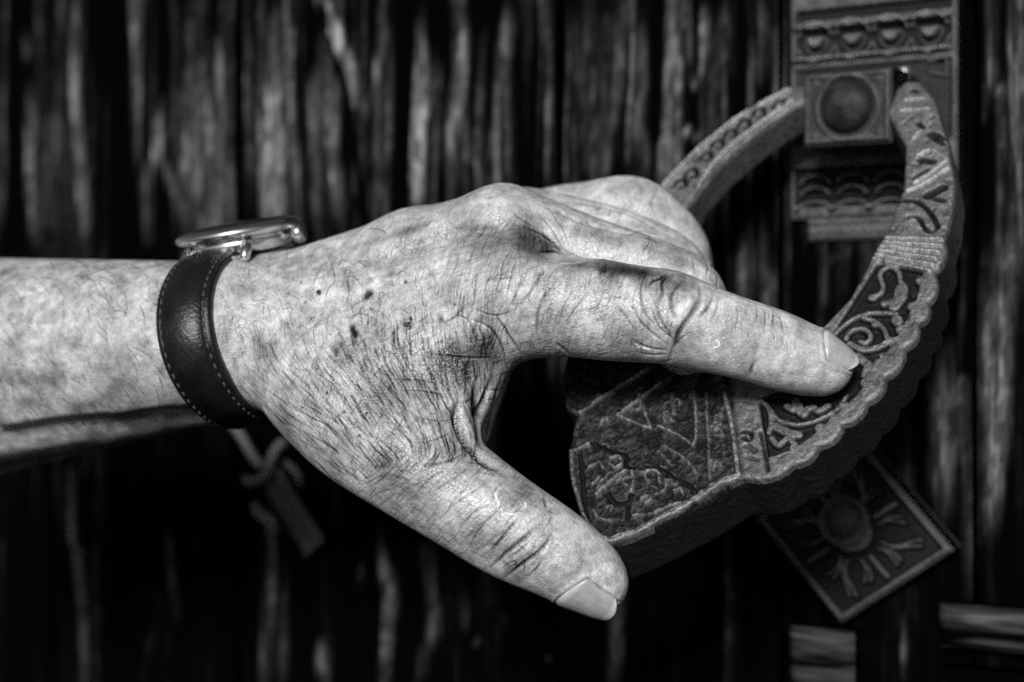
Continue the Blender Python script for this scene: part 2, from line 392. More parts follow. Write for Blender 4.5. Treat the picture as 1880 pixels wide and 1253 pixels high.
# two cross rails of the door, low on the right
for (u0, v0, u1, v1), sd in [((1722, 1108, 2000, 1215), 1), ((1447, 1150, 1565, 1330), 2), ((1722, 1225, 2000, 1400), 3)]:
    p0 = dst(np.array(float(u0)), np.array(float(v0)), .9); p1 = dst(np.array(float(u1)), np.array(float(v1)), .9)
    c = (p0 + p1) / 2; w = abs(p1[0] - p0[0]); h = abs(p1[1] - p0[1])
    lay = {}
    def fr(X, Y):
        g = vnoise(X * .35 + 5 * sd, (Y + .12 * np.sin(X * .9 + sd)) * (5.5 if sd != 2 else 4.5), 60 + sd) * .6 + vnoise(X * .8, Y * 12, 70 + sd) * .4
        lay['w'] = .55 * np.clip((g - .5) * 2.2, 0, 1) * (.5 if sd != 1 else .4) + (.42 * np.exp(-((Y - h / 2 + .35) / .22) ** 2) * (.3 + .8 * vnoise(X * 1.1, Y * 5, 8)) if sd == 1 else (.12 * np.exp(-((Y - h / 2 + .3) / .3) ** 2) if sd == 2 else 0))
        return .16 * np.clip(lay['w'], 0, 1)
    ob = relief('cross_rail', dpt(c[0], c[1], np.array(.9)), DS, DZ, DN, w, h, .06, fr, M_wood_h, door, .95, round_edge=.25)
    a = ob.data.attributes.new('wear', 'FLOAT', 'POINT'); n = len(ob.data.vertices); buf = np.zeros(n, f4); fl = lay['w'].reshape(-1); buf[:len(fl)] = fl; a.data.foreach_set('value', buf)

# ------------------------------------------------------------------ cast iron material
def iron_mat(name, lo, hi, h0, h1, rough=.55, nz=1.0, metal=.5):
    m = NT(name)
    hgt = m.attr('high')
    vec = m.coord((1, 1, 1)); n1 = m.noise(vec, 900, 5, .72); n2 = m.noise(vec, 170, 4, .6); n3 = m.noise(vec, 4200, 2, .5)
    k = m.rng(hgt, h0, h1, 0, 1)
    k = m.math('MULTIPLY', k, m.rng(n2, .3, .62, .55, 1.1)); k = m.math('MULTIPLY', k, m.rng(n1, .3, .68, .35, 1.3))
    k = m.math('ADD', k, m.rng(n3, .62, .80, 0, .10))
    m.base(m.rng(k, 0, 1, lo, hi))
    m.set(Roughness=m.math('ADD', m.rng(k, 0, 1, rough + .16, rough - .12), m.rng(n1, .3, .7, -.08, .1)), Specular_IOR_Level=.5, Metallic=metal)
    bh = m.math('ADD', m.math('MULTIPLY', n1, .7), m.math('MULTIPLY', n3, .3))
    m.bump(bh, .0011 * nz, .85)
    return m.m
M_iron = iron_mat('cast_iron_worn', .008, .44, -.12, .14, .40, .5, .6)
M_plate = iron_mat('cast_iron_dark', .003, .21, -.20, .25, .46, .6, .5)

# ------------------------------------------------------------------ the knocker: back plate, hinge box
knock = thing('door_knocker', 'ornate cast iron ring knocker with scrolled relief held by the hand', 'door knocker', dpt(dst(np.array(1550.), np.array(190.))[0], np.array(7.5), np.array(0.)))
OFFP = .45
def pd(u, v, off=OFFP): return dst(np.array(float(u)), np.array(float(v)), off)
a0 = pd(1449, -60); a1 = pd(1757, 392); pc = (a0 + a1) / 2; pw = a1[0] - a0[0]; ph = a0[1] - a1[1]
PL = Layer(-pw / 2 - .2, pw / 2 + .2, -ph / 2 - .2, ph / 2 + .2, .035)
def pp(pts, off=OFFP):
    q = dst(np.array([float(p[0]) for p in pts]), np.array([float(p[1]) for p in pts]), off); return q - pc
X, Y = PL.grid(); EDG = np.minimum(pw / 2 - np.abs(X), ph / 2 - np.abs(Y))
def line(pts, w, a, sp=False, lay=PL, off=OFFP):
    q = pp(pts, off); lay.stroke(spline(q, 8) if sp else q, w, a, soft=w * .7)
yt = lambda v: float(pp([(1600, v)])[0, 1])
# bands: recessed fields with scallops between raised fillets
fieldA = sstep(0, .06, .10 - np.abs(Y - yt(62)) + .17) 
PL.a -= .16 * (sstep(-.05, .05, EDG - .22)) * (sstep(-.04, .04, .40 - np.abs(Y - yt(70))))
PL.a -= .16 * (sstep(-.05, .05, EDG - .22)) * (sstep(-.04, .04, .16 - np.abs(Y - yt(18))))
PL.a -= .20 * (sstep(-.05, .05, EDG - .18)) * (sstep(-.04, .04, .62 - np.abs(Y - yt(340))))
PL.a -= .12 * (sstep(-.05, .05, EDG - .2)) * (sstep(-.04, .04, 1.25 - np.abs(Y - yt(190))))
PL_floor = PL.a.copy(); PL.a = np.zeros_like(PL_floor)
for k in range(4):
    x = -pw / 2 + .25 + (k + .5) * (pw - .5) / 4; r = (pw - .5) / 8
    th = np.linspace(math.pi, 2 * math.pi, 12)
    PL.stroke(np.stack([x + r * .62 * np.cos(th), yt(66) + r * .75 * np.sin(th) + .05], 1), .05, .08, soft=.05)
    PL.stroke([[x - r * .42, yt(62)], [x + r * .42, yt(62)]], .09, .13, soft=.05)
    for rr in (.15, .3): PL.stroke(np.stack([x + r * rr * np.cos(th), yt(68) + r * rr * np.sin(th) + .08], 1), .1, .15, soft=.06)
    PL.stroke(np.stack([x + r * .95 * np.cos(th), yt(76) + r * .8 * np.sin(th)], 1), .05, .12, soft=.05)
    th = np.linspace(0, math.pi, 12)
    PL.stroke(np.stack([x + r * .85 * np.cos(th), yt(55) + r * .62 * np.sin(th)], 1), .07, .13, soft=.05)
    th = np.linspace(.1, math.pi - .1, 12)
    for yy, rr in ((328, .8), (350, .75), (377, .95)):
        PL.stroke(np.stack([x + r * rr * np.cos(th), yt(yy) + r * .45 * np.sin(th) - .1], 1), .07, .17, soft=.06)
PL.stroke(np.stack([[-pw / 2 + .2, pw / 2 - .2], [yt(100)] * 2], 1), .06, .14, soft=.05)
PL.stroke(np.stack([[-pw / 2 + .2, pw / 2 - .2], [yt(40)] * 2], 1), .05, .12, soft=.05)
PL.stroke(np.stack([[pw / 2 - .95, pw / 2 - .35, pw / 2 - .35, pw / 2 - .95], [yt(122), yt(118), yt(150), yt(140)]], 1), .035, .10, soft=.03)
PL.a = (PL_floor + 1.6 * PL.a).astype(f4)
o_pl = dpt(pc[0], pc[1], np.array(OFFP))
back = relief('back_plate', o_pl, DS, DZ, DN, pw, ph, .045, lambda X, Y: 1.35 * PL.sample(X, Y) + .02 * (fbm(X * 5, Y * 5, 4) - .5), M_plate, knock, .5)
b0 = pd(1480, 392, .35); b1 = pd(1745, 434, .35); bc = (b0 + b1) / 2
def lipf(X, Y):
    q = np.abs(((X * 2.6) % 1) - .5) * .3
    return .09 * np.exp(-((Y - .13 - q * .3) / .06) ** 2) + .09 * np.exp(-((Y + .2 - q * .35) / .05) ** 2)
relief('plate_foot', dpt(bc[0], bc[1] - .003, np.array(.3)), DS, DZ, DN, b1[0] - b0[0], b0[1] - b1[1], .035, lipf, M_plate, back, .36)
# hinge box with dome
OB = 3.3
x0 = dst(np.array([1472., 1636.]), np.array([195., 195.]), OB); y0 = dst(np.array([1550., 1550.]), np.array([128., 266.]), OB)
bxc = np.array([(x0[0, 0] + x0[1, 0]) / 2, (y0[0, 1] + y0[1, 1]) / 2]); bw_ = x0[1, 0] - x0[0, 0]; bh_ = y0[0, 1] - y0[1, 1]
def boxf(X, Y):
    e = np.minimum(bw_ / 2 - np.abs(X), bh_ / 2 - np.abs(Y)); r = np.hypot(X, Y)
    z = -.14 * sstep(.16, .24, e) + .10 * np.exp(-((r - .98) / .07) ** 2)
    for sx in (-1, 1):
        for sy in (-1, 1): z += .09 * np.exp(-(((X - sx * bw_ * .36) / .15) ** 2 + ((Y - sy * bh_ * .36) / .15) ** 2))
    z += .07 * np.exp(-((np.abs(Y) - bh_ * .39) / .06) ** 2) * (np.abs(X) < bw_ * .3)
    return z + .03 * (fbm(X * 6, Y * 6, 14) - .5)
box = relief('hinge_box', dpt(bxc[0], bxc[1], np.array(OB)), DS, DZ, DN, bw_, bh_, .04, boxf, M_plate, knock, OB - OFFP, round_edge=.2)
def dome(name, o, an, ax, ay, R, hgt, mat, parent, seg=40, rings=14, ring_groove=False, darken=.26):
    vs = []; fs = []
    prof = [(R * math.cos(t), hgt * math.sin(t)) for t in np.linspace(0, math.pi / 2, rings)]
    prof = [(R * 1.02, -.15)] + prof
    if ring_groove: prof = [(R * 1.5, -.12), (R * 1.45, .10), (R * 1.3, .16), (R * 1.18, .08), (R * 1.06, -.02)] + prof[1:]
    for r, z in prof[:-1]:
        for k in range(seg):
            a = 2 * math.pi * k / seg; vs.append(o + ax * r * math.cos(a) + ay * r * math.sin(a) + an * z)
    n = len(prof) - 1
    for i in range(n - 1):
        for k in range(seg): fs.append((i * seg + k, i * seg + (k + 1) % seg, (i + 1) * seg + (k + 1) % seg, (i + 1) * seg + k))
    vs.append(o + an * prof[-1][1]); t = len(vs) - 1
    for k in range(seg): fs.append(((n - 1) * seg + k, (n - 1) * seg + (k + 1) % seg, t))
    V = np.array(vs); hi = np.array([fbm(np.array(p[0] * 3.), np.array(p[2] * 3.), 5) for p in V]) * .22 - darken  # blotchy tone, lowered evenly to darken the iron
    return make(name, V, fs, mat, parent, o, attrs={'high': hi})
dome('dome_rivet', dpt(bxc[0], bxc[1] + .05, np.array(OB - .1)), DN, DS, DZ, .82, .62, M_plate, box)
# bright pin end by the hinge
pin_c = dpt(*dst(np.array(1660.), np.array(140.), 1.5), np.array(1.5))
def tube(pts, rad, seg=10, cap=True):
    pts = np.asarray(pts, float); n = len(pts); rad = np.broadcast_to(rad, n); V = []; Fc = []
    tg = unit(np.gradient(pts, axis=0)); ref = np.array([.31, .2, .93]); ref = ref if abs(tg[0] @ ref) < .9 else np.array([1, 0, 0.])
    nn = unit(np.cross(tg[0], ref))
    for i in range(n):
        nn = unit(nn - tg[i] * (nn @ tg[i])); bb = np.cross(tg[i], nn)
        for k in range(seg):
            a = 2 * math.pi * k / seg; V.append(pts[i] + rad[i] * (math.cos(a) * nn + math.sin(a) * bb))
    for i in range(n - 1):
        for k in range(seg): Fc.append((i * seg + k, i * seg + (k + 1) % seg, (i + 1) * seg + (k + 1) % seg, (i + 1) * seg + k))
    if cap: Fc.append(tuple(range(seg))[::-1]); Fc.append(tuple((n - 1) * seg + k for k in range(seg)))
    return V, Fc
def steel(name, v, rough, metal=1.0):
    m = NT(name); m.base(v); m.set(Metallic=metal, Roughness=rough); return m.m
M_pin = steel('worn_bright_metal', .5, .5)
V_, F_ = tube([pin_c + DZ * .28, pin_c + DZ * .24, pin_c - DZ * .2, pin_c - DZ * .32], [.12, .2, .19, .1]); make('hinge_pin', V_, F_, M_pin, knock, pin_c)
V_, F_ = tube([dpt(bxc[0] - 1.35, bxc[1] + .05, np.array(1.9)), dpt(bxc[0] + 1.5, bxc[1] + .05, np.array(1.9))], .3)
make('hinge_rod', V_, F_, M_plate, knock, pin_c, attrs={'high': np.zeros(len(V_))})

# ------------------------------------------------------------------ diamond strike plate below
OS = 1.0
cor = dst(np.array([1580., 1752, 1540, 1385]), np.array([818., 1005, 1152, 945]), OS)
# real plate is a square standing on a corner: fit centre and half diagonals
sc_ = cor.mean(0); e1 = cor[1] - cor[0]; e2 = cor[2] - cor[1]
side1 = (np.linalg.norm(cor[1] - cor[0]) + np.linalg.norm(cor[2] - cor[3])) / 2; side2 = (np.linalg.norm(cor[2] - cor[1]) + np.linalg.norm(cor[3] - cor[0])) / 2
d1 = unit((cor[1] - cor[0]) + (cor[2] - cor[3])); d2 = unit((cor[0] - cor[3]) + (cor[1] - cor[2])); 
sx = DS * d1[0] + DZ * d1[1]; sy = DS * d2[0] + DZ * d2[1]
strike = thing('strike_plate', 'square iron strike plate set diagonally with round boss and petals low on door', 'strike plate', dpt(sc_[0], sc_[1], np.array(0.)))
w1, w2 = side1, side2
def strikef(X, Y):
    e = np.minimum(w1 / 2 - np.abs(X), w2 / 2 - np.abs(Y)); r = np.hypot(X, Y); th = np.arctan2(Y, X)
    z = -.34 * sstep(.22, .32, e) * sstep(.62, .72, r)
    z2 = np.zeros_like(X)
    for k in range(16):
        ax_k = k % 4 == 0
        a = k * math.pi / 8 + (0 if ax_k else .06 * math.sin(5 * k)); da = ((th - a + math.pi) % (2 * math.pi) - math.pi) * r
        ln = min(w1, w2) / 2 - .34 if ax_k else (min(w1, w2) / 2 * (1.12 if k % 4 == 2 else .92) - .25)
        wd = .10 if ax_k else .05 + .12 * sstep(.8, ln, r)
        bend = 0 if ax_k else .16 * np.sin((r - .8) * 3.2) * (1 if k % 2 else -1)
        ridge_ = .34 * (1 - sstep(wd * .6, wd * 1.5, np.abs(da - bend))) * sstep(.82, .92, r) * (1 - sstep(ln - .08, ln + .06, r)) * (e > .30)
        if not ax_k: ridge_ = ridge_ * (1 - .75 * np.exp(-((da - bend) / .05) ** 2) * sstep(ln - .5, ln - .25, r))
        z2 = np.maximum(z2, ridge_)
    return z + z2 + .02 * (fbm(X * 5, Y * 5, 24) - .5)
sp = relief('plate', dpt(sc_[0], sc_[1], np.array(OS)), sx, sy, DN, w1, w2, .04, strikef, M_plate, strike, OS, round_edge=.15)
bs = dst(np.array(1541.), np.array(960.), OS + .3)
dome('boss', dpt(bs[0], bs[1], np.array(OS - .1)), DN, DS, DZ, .58, .45, M_plate, strike, ring_groove=True, darken=.10)

# dark leather tab hanging on a tied cord, far left below the wrist
lt = dst(np.array([500., 592, 560, 470, 520]), np.array([860., 1000, 1022, 890, 930]), 1.2)
M_leather_old = NT('old_dark_leather'); M_leather_old.base(.045); M_leather_old.set(Roughness=.55); M_lo = M_leather_old.m
M_cord = NT('pale_cord'); M_cord.base(.13); M_cord.set(Roughness=.7); M_co = M_cord.m
def dpx(u, v, off): 
    q = dst(np.array(float(u)), np.array(float(v)), off); return dpt(q[0], q[1], np.array(off))
tab = thing('leather_tab', 'dark leather tab on a knotted pale cord hanging on the door below the wristwatch', 'leather tab', dpx(500, 850, .6))
A_, B_ = dpx(490, 870, 1.0), dpx(576, 1008, 1.0); ax_ = unit(B_ - A_); ay_ = np.cross(DN, ax_)
relief('tab', (A_ + B_) / 2, ax_, ay_, DN, np.linalg.norm(B_ - A_), 1.15, .08, lambda X, Y: .05 * np.cos(X * 1.5) - .06 * (np.abs(np.abs(Y) - .45) < .04) + .12 * sstep(np.linalg.norm(B_ - A_) / 2 - .3, np.linalg.norm(B_ - A_) / 2 - .1, X), M_lo, tab, .3)
for pts, r in [([(425, 776, .8), (442, 800, 1.0), (462, 835, 1.2), (480, 858, 1.3)], .2), ([(520, 812, .8), (505, 828, 1.2), (496, 850, 1.4), (488, 872, 1.4), (462, 886, 1.3), (452, 880, 1.0)], .2), ([(470, 930, .9), (478, 945, 1.3), (498, 958, 1.5), (505, 975, 1.2)], .22), ([(525, 850, .8), (545, 870, 1.1), (552, 890, .9)], .14)]:
    V_, F_ = tube(spline(np.array([dpx(*p) for p in pts]), 5), r, 8); make('cord', V_, F_, M_co, tab, dpx(*pts[0]))
V_, F_ = tube([dpx(505, 842, -.3), dpx(505, 842, 1.0), dpx(505, 842, 1.1)], [.12, .12, .25], 10); make('nail_head', V_, F_, M_plate, tab, dpx(505, 842, 0), attrs={'high': np.zeros(len(V_))})

# ------------------------------------------------------------------ the ring (one casting with its striking pad), lifted off the door
RC = np.array([3.78, 45.5, -3.25]); RN = unit([-.37, -.64, .665])
RX = unit(np.array([1, 0, 0]) - RN * RN[0]); RY = np.cross(RN, RX)
if RY[2] < 0: RX, RY = -RX, -RY
def rp(pts):
    p = np.asarray(pts, float); q = to_plane(p[:, 0], p[:, 1], RC, RN) - RC
    return np.stack([q @ RX, q @ RY], 1)
def z2(*pts): return [(1000 + x / 2.021, 560 + y / 2.021) for x, y in pts]
def z3(*pts): return [(1380 + x / 3.132, 400 + y / 3.132) for x, y in pts]
def z1(*pts): return [(1160 + x / 2.611, y / 2.611) for x, y in pts]
cusp = [(1734, 437), (1716, 497), (1705, 553), (1686, 592), (1662, 636), (1626, 690), (1592, 736), (1548, 776), (1503, 816), (1455, 851), (1378, 878)]
outer = []
for a, b in zip(cusp[:-1], cusp[1:]):
    a = np.array(a, float); b = np.array(b, float); d = b - a; n = np.array([-d[1], d[0]]) / np.linalg.norm(d)
    if n @ np.array([1, 1.]) < 0: n = -n
    for t in np.arange(8) / 8: outer.append(tuple(a + d * t + n * (10.5 * math.sin(math.pi * t) ** .7)))
ring_px = [(1690, 150), (1718, 184), (1742, 268), (1754, 337), (1747, 394)] + outer + \
    [(1378, 878), (1364, 877), (1341, 887), (1297, 916), (1223, 956), (1163, 985), (1114, 1004), (1099, 990), (1064, 946), (1044, 877), (1042, 827), (1049, 797), (1057, 758), (1036, 744), (1030, 690),
     (1050, 600), (1090, 500), (1150, 415), (1214, 341), (1237, 318), (1286, 268), (1344, 222), (1405, 184), (1450, 163), (1486, 152), (1492, 178), (1462, 194), (1397, 236), (1325, 297), (1282, 345), (1262, 378), (1225, 460), (1200, 560), (1215, 640), (1300, 668), (1420, 655), (1505, 604),
     (1559, 547), (1600, 473), (1623, 435), (1631, 414), (1658, 345), (1662, 268), (1629, 207), (1642, 166), (1664, 147)]
ring_pl = rp(ring_px)
lo = ring_pl.min(0) - .4; hi = ring_pl.max(0) + .4
RLy = Layer(lo[0], hi[0], lo[1], hi[1], .022)
GX, GY = RLy.grid()
small = Layer(lo[0], hi[0], lo[1], hi[1], .05); sX, sY = small.grid(); small.a = sd_poly(sX, sY, ring_pl).astype(f4)
SD = small.sample(GX, GY)
KX = 1 / 62.0                      # about one photograph pixel in the ring plane
def rs(pts, wpx, amp, sp=True, mode='max', taper=False, soft=None):
    wpx = wpx * 1.25; amp = amp if abs(amp) >= .2 else amp * 1.6
    q = rp(pts); q = spline(q, 6) if sp and len(q) > 2 else q
    RLy.stroke(q, wpx * KX / 2, amp, mode, taper=taper, soft=soft)
def inpoly(pts, soft=.03):
    return 1 - sstep(-soft, soft, sd_poly(GX, GY, rp(pts)))
floor = np.zeros_like(GX)
# recessed field of the scrolled shank
fieldS = inpoly([(1606, 482), (1706, 500), (1694, 553), (1676, 588), (1652, 628), (1618, 680), (1582, 724), (1540, 762), (1495, 803), (1450, 838), (1412, 856), (1392, 730), (1480, 700), (1530, 610), (1572, 545)])
R0 = RLy.a
RLy.a = np.zeros_like(R0)
rimo = [(1716, 497), (1704, 553), (1685, 592), (1661, 636), (1625, 690), (1591, 736), (1547, 776), (1502, 816), (1454, 851), (1420, 860)]
U = .20
rs([(p[0] - 10, p[1] - 6) for p in rimo], 20, U, False, soft=.05)
for i, (x, y) in enumerate(rimo[:-1]):             # scalloped inner side of the rim
    m_ = ((x + rimo[i + 1][0]) / 2 - 20, (y + rimo[i + 1][1]) / 2 - 12); rs([m_, (m_[0] + 4, m_[1] + 3)], 17, U, False, soft=.05)
rs([(1608, 478), (1570, 536), (1526, 590), (1480, 650)], 12, U, soft=.05); rs([(1606, 480), (1640, 484), (1706, 494)], 10, U, soft=.05)
w = 8.5
for pts, ww in [(z3((690, 450), (740, 430), (752, 385), (735, 325), (770, 282), (818, 282), (848, 320), (853, 360), (880, 390), (882, 440), (850, 490)), 9), (z3((860, 400), (845, 450), (820, 500)), 20), (z3((760, 490), (800, 470)), 12),
                (z3((690, 452), (700, 450)), 14), (z3((470, 665), (560, 590), (640, 552), (740, 540), (830, 548)), 9), (z3((830, 580), (838, 590)), 17), (z3((640, 570), (700, 588), (755, 630), (778, 690)), 9), (z3((706, 605), (712, 605)), 13),
                (z3((540, 690), (560, 652), (610, 632), (660, 642), (682, 680), (655, 715), (622, 705)), 9), (z3((560, 720), (640, 752), (720, 740), (800, 700), (880, 690)), 11), (z3((795, 690), (800, 740), (765, 800), (715, 825)), 9), (z3((600, 790), (670, 840), (705, 880)), 14), (z3((720, 820), (680, 900), (640, 950)), 10), (z3((640, 900), (660, 850)), 10),
                (z2((1120, 330), (1085, 380), (1020, 420), (940, 440), (870, 425), (838, 388)), 8), (z2((1070, 405), (1048, 470)), 9), (z2((800, 350), (830, 380), (838, 430), (830, 470)), 9), (z2((850, 445), (900, 470), (940, 478)), 14), (z2((840, 490), (866, 515), (900, 492), (925, 512)), 10), (z2((895, 370), (925, 385), (945, 370), (960, 405), (985, 372), (1015, 390), (1050, 370)), 11), (z2((930, 355), (950, 395)), 14),
                (z2((860, 560), (900, 545), (930, 560), (905, 580)), 7), (z2((830, 620), (900, 600), (950, 545)), 12)]:
    rs(pts, ww, U, soft=.04)
relS = RLy.a.copy()
relS *= (1 + .0 * relS)
# flat bright bay before the border rib
bay = inpoly([(1352, 785), (1412, 780), (1424, 862), (1378, 874)], .05)
RLy.a = np.zeros_like(R0)
for pts, ww, a in [(z2((735, 470), (765, 475), (760, 500), (735, 490)), 6, -.08), (z2((735, 560), (790, 575)), 6, -.05), (z2((800, 470), (828, 610)), 5, -.07), (z2((750, 520), (780, 540)), 8, -.05)]: rs(pts, ww, a, soft=.03)
relB = RLy.a.copy()
# striking pad
RLy.a = np.zeros_like(R0)
for pts, ww, a in [(z2((668, 330), (690, 420), (702, 490), (722, 645)), 8, .12), (z2((600, 330), (612, 640)), 6, .07), (z2((95, 545), (175, 512)), 5, .08), (z2((130, 402), (250, 322), (385, 240)), 7, .10), (z2((110, 398), (60, 370)), 6, .1),
                   (z2((270, 412), (430, 292)), 6, .09), (z2((270, 412), (330, 436), (392, 455), (372, 400), (350, 330)), 6, .09), (z2((555, 320), (562, 420), (555, 515), (490, 480), (420, 450)), 6, .09), (z2((470, 330), (480, 400)), 8, .06),
                   (z2((175, 512), (240, 540), (300, 560), (300, 600), (325, 605)), 6, -.12), (z2((360, 600), (420, 605), (480, 640), (548, 680), (548, 745), (420, 812), (300, 842), (195, 858)), 6, -.10), (z2((130, 545), (140, 660), (150, 770), (190, 855)), 6, -.09),
                   (z2((240, 590), (262, 605), (285, 590), (275, 560), (245, 570)), 6, .08), (z2((190, 700), (260, 640), (320, 600)), 6, .07), (z2((230, 700), (262, 735), (310, 730), (318, 705)), 7, -.12), (z2((310, 740), (300, 800), (270, 810)), 6, -.08), (z2((318, 600), (330, 660), (310, 720)), 6, .07),
                   (z2((385, 655), (372, 640), (385, 615), (420, 620), (425, 655)), 6, .09), (z2((360, 720), (380, 705), (395, 720), (375, 735)), 6, .08), (z2((390, 700), (440, 690), (450, 660)), 5, .07), (z2((480, 690), (505, 680), (510, 700)), 5, .07), (z2((330, 780), (400, 770), (470, 740), (520, 730)), 6, .06), (z2((180, 760), (200, 790), (240, 800)), 6, .06), (z2((165, 600), (200, 580), (215, 600)), 6, .07), (z2((200, 640), (180, 660)), 6, .06),
                   (z2((195, 862), (230, 872), (330, 845), (450, 785), (560, 722), (640, 665), (718, 640)), 12, .10), (z2((100, 545), (105, 640), (145, 775), (195, 862)), 8, .09), (z2((420, 540), (470, 590)), 5, .05), (z2((440, 520), (520, 570), (560, 620)), 5, .05)]:
    rs(pts, ww, a, soft=.04)
rq = np.random.default_rng(5)
for cu_, cv_, ru, rv, nn_ in [(1095, 890, 40, 70, 9), (1190, 900, 65, 45, 10), (1225, 740, 55, 45, 7), (1130, 760, 50, 30, 4), (1322, 800, 14, 60, 9)]:
    for _ in range(nn_):
        x, y = cu_ + rq.uniform(-ru, ru), cv_ + rq.uniform(-rv, rv); a0_, r_ = rq.uniform(0, 6.28), rq.uniform(5, 13); sg = rq.choice([-1, 1])
        th = a0_ + sg * np.linspace(0, rq.uniform(2.5, 6), 9); rr_ = r_ * np.linspace(1, .35, 9)
        rs([(x + a * math.cos(b), y + a * math.sin(b)) for a, b in zip(rr_, th)], rq.uniform(4, 6), rq.uniform(.04, .07), False, soft=.035)
relP = RLy.a.copy() * .75
fcx, fcy = rp([(1312, 600)])[0]
fa = np.arctan2(GY - fcy, GX - fcx); fr_ = np.hypot(GX - fcx, GY - fcy)
facet = (fa * 2.6) % 1.0
relP = relP + .07 * (facet - .5) * sstep(.6, 1.5, fr_) * (1 - sstep(2.2, 2.6, fr_)) + .03 * (fbm(GX * 4, GY * 4, 66, 3) - .5)
padm = inpoly([(1000, 640), (1330, 650), (1345, 740), (1364, 880), (1100, 1030), (1000, 900)], .08)
# upper right arm: chip carving, ribs ; left arm: curls
RLy.a = np.zeros_like(R0)
for pts, ww, a in [(z1((1350, 660), (1430, 580)), 7, .07), (z1((1430, 640), (1490, 660)), 12, -.14), (z1((1445, 665), (1500, 690)), 8, -.12), (z1((1370, 745), (1430, 720), (1510, 760)), 8, .08), (z1((1385, 765), (1440, 775)), 12, -.14), (z1((1350, 790), (1380, 785)), 8, -.10), (z1((1350, 880), (1430, 830), (1510, 765)), 8, .08), (z1((1360, 850), (1420, 815)), 12, -.13),
                   (z1((1320, 915), (1420, 870), (1530, 790)), 8, .08), (z1((1420, 935), (1490, 900)), 16, -.15), (z1((1450, 950), (1492, 960)), 9, -.13), (z1((1290, 960), (1370, 968), (1430, 1020), (1468, 1085)), 7, -.15), (z1((1468, 1085), (1440, 1108), (1405, 1095), (1372, 1045), (1320, 1040)), 7, -.13), (z1((1345, 1062), (1390, 1085)), 14, .05), (z1((1370, 590), (1395, 605)), 9, -.12), (z1((1340, 430), (1370, 440)), 8, -.12), (z1((1310, 480), (1400, 470)), 6, .07), (z1((1290, 530), (1420, 520)), 6, .07), (z1((1300, 600), (1340, 560)), 7, -.08), (z1((1440, 560), (1390, 620)), 7, -.1)]:
    rs(pts, ww, a, soft=.04)
for k in range(6):
    t = k / 5; rs([(1624 - 23 * t, 437 + 38 * t), (1734 - 28 * t, 440 + 58 * t)], 6.5, .09, False, soft=.035)
for x, y in [(1430, 190), (1392, 205), (1365, 225), (1340, 243), (1316, 262), (1295, 285), (1268, 315), (1248, 335)]:
    rs([(x - 12, y + 8), (x - 4, y - 4), (x + 8, y - 6), (x + 10, y + 6), (x, y + 8)], 7, -.19, soft=.04)
rs([(1456, 188), (1394, 232), (1322, 292), (1272, 362)], 7, .16, soft=.04); rs([(1450, 166), (1344, 225), (1286, 271), (1218, 343)], 7, .16, soft=.04)
relA = RLy.a.copy() * .62
HR = -.20 * fieldS * (1 - np.clip(relS / U, 0, 1)) + relB * bay
HR = HR * (1 - padm) + padm * (relP - .03) + relA * (1 - fieldS) * (1 - padm)
gouge = fbm(GX * 3, GY * 3, 12, 4)
HR += (.03 + .05 * padm) * (fbm(GX * 9, GY * 9, 21, 3) - .5) + (.018 + .02 * padm) * (vnoise(GX * 24, GY * 24, 5) - .5) - .05 * sstep(.62, .8, gouge)
HLy = Layer(lo[0], hi[0], lo[1], hi[1], .022); HLy.a = HR.astype(f4)
THK = Layer(lo[0], hi[0], lo[1], hi[1], .05)
wv = to_plane(np.array([1600., 1100.]), np.array([250., 950.]), RC, RN) - RC
tv = np.clip((sY - (wv[0] @ RY)) / ((wv[1] @ RY) - (wv[0] @ RY)), 0, 1)
THK.a = (1.15 + .40 * tv).astype(f4)
def ring_sdf(p):
    q = p - RC; x = q @ RX; y = q @ RY; zz = q @ RN
    d2 = small.sample(x, y); top = HLy.sample(x, y); th = THK.sample(x, y)
    nz = .016 * (vnoise(x * 9.1 + zz * 7.3, y * 8.7 - zz * 8.1, 3) - .5) + .016 * (vnoise(x * 19 + zz * 15, y * 20 - zz * 14, 9) - .5)
    taper = .10 * np.clip(-zz / 1.5, 0, 1)
    bev = smax(d2 - taper + .02 + nz, zz - top * .92, .12)
    return smax(bev, -th - zz, .2)
cs8 = np.array([[x, y, z] for x in (lo[0], hi[0]) for y in (lo[1], hi[1]) for z in (.3, -1.9)])
# meshed in its own axes so the relief is resolved along the plate
hr = .034
xs = np.arange(lo[0], hi[0], hr); ys = np.arange(lo[1], hi[1], hr); zs = np.arange(-1.8, .35, hr)
def ring_local(q): return ring_sdf(RC + q[:, 0:1] * RX + q[:, 1:2] * RY + q[:, 2:3] * RN)
Vr, Qr = sdf_mesh(ring_local, xs, ys, zs)
hgt = np.where(Vr[:, 2] > -.22, HLy.sample(Vr[:, 0], Vr[:, 1]), -.121 + .05 * sstep(3.0, 7.5, Vr[:, 1]))  # side walls get a set dark tone: shade put into the colour
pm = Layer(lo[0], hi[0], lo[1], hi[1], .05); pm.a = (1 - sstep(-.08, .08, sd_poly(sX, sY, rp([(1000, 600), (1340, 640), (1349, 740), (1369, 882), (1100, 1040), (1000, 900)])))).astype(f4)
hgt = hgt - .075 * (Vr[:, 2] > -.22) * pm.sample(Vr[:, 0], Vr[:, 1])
Vw = RC + Vr[:, 0:1] * RX + Vr[:, 1:2] * RY + Vr[:, 2:3] * RN
if np.dot(np.cross(RX, RY), RN) < 0: Qr = Qr[:, ::-1]
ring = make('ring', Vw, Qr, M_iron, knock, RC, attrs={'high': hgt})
print('ring verts', len(Vw))

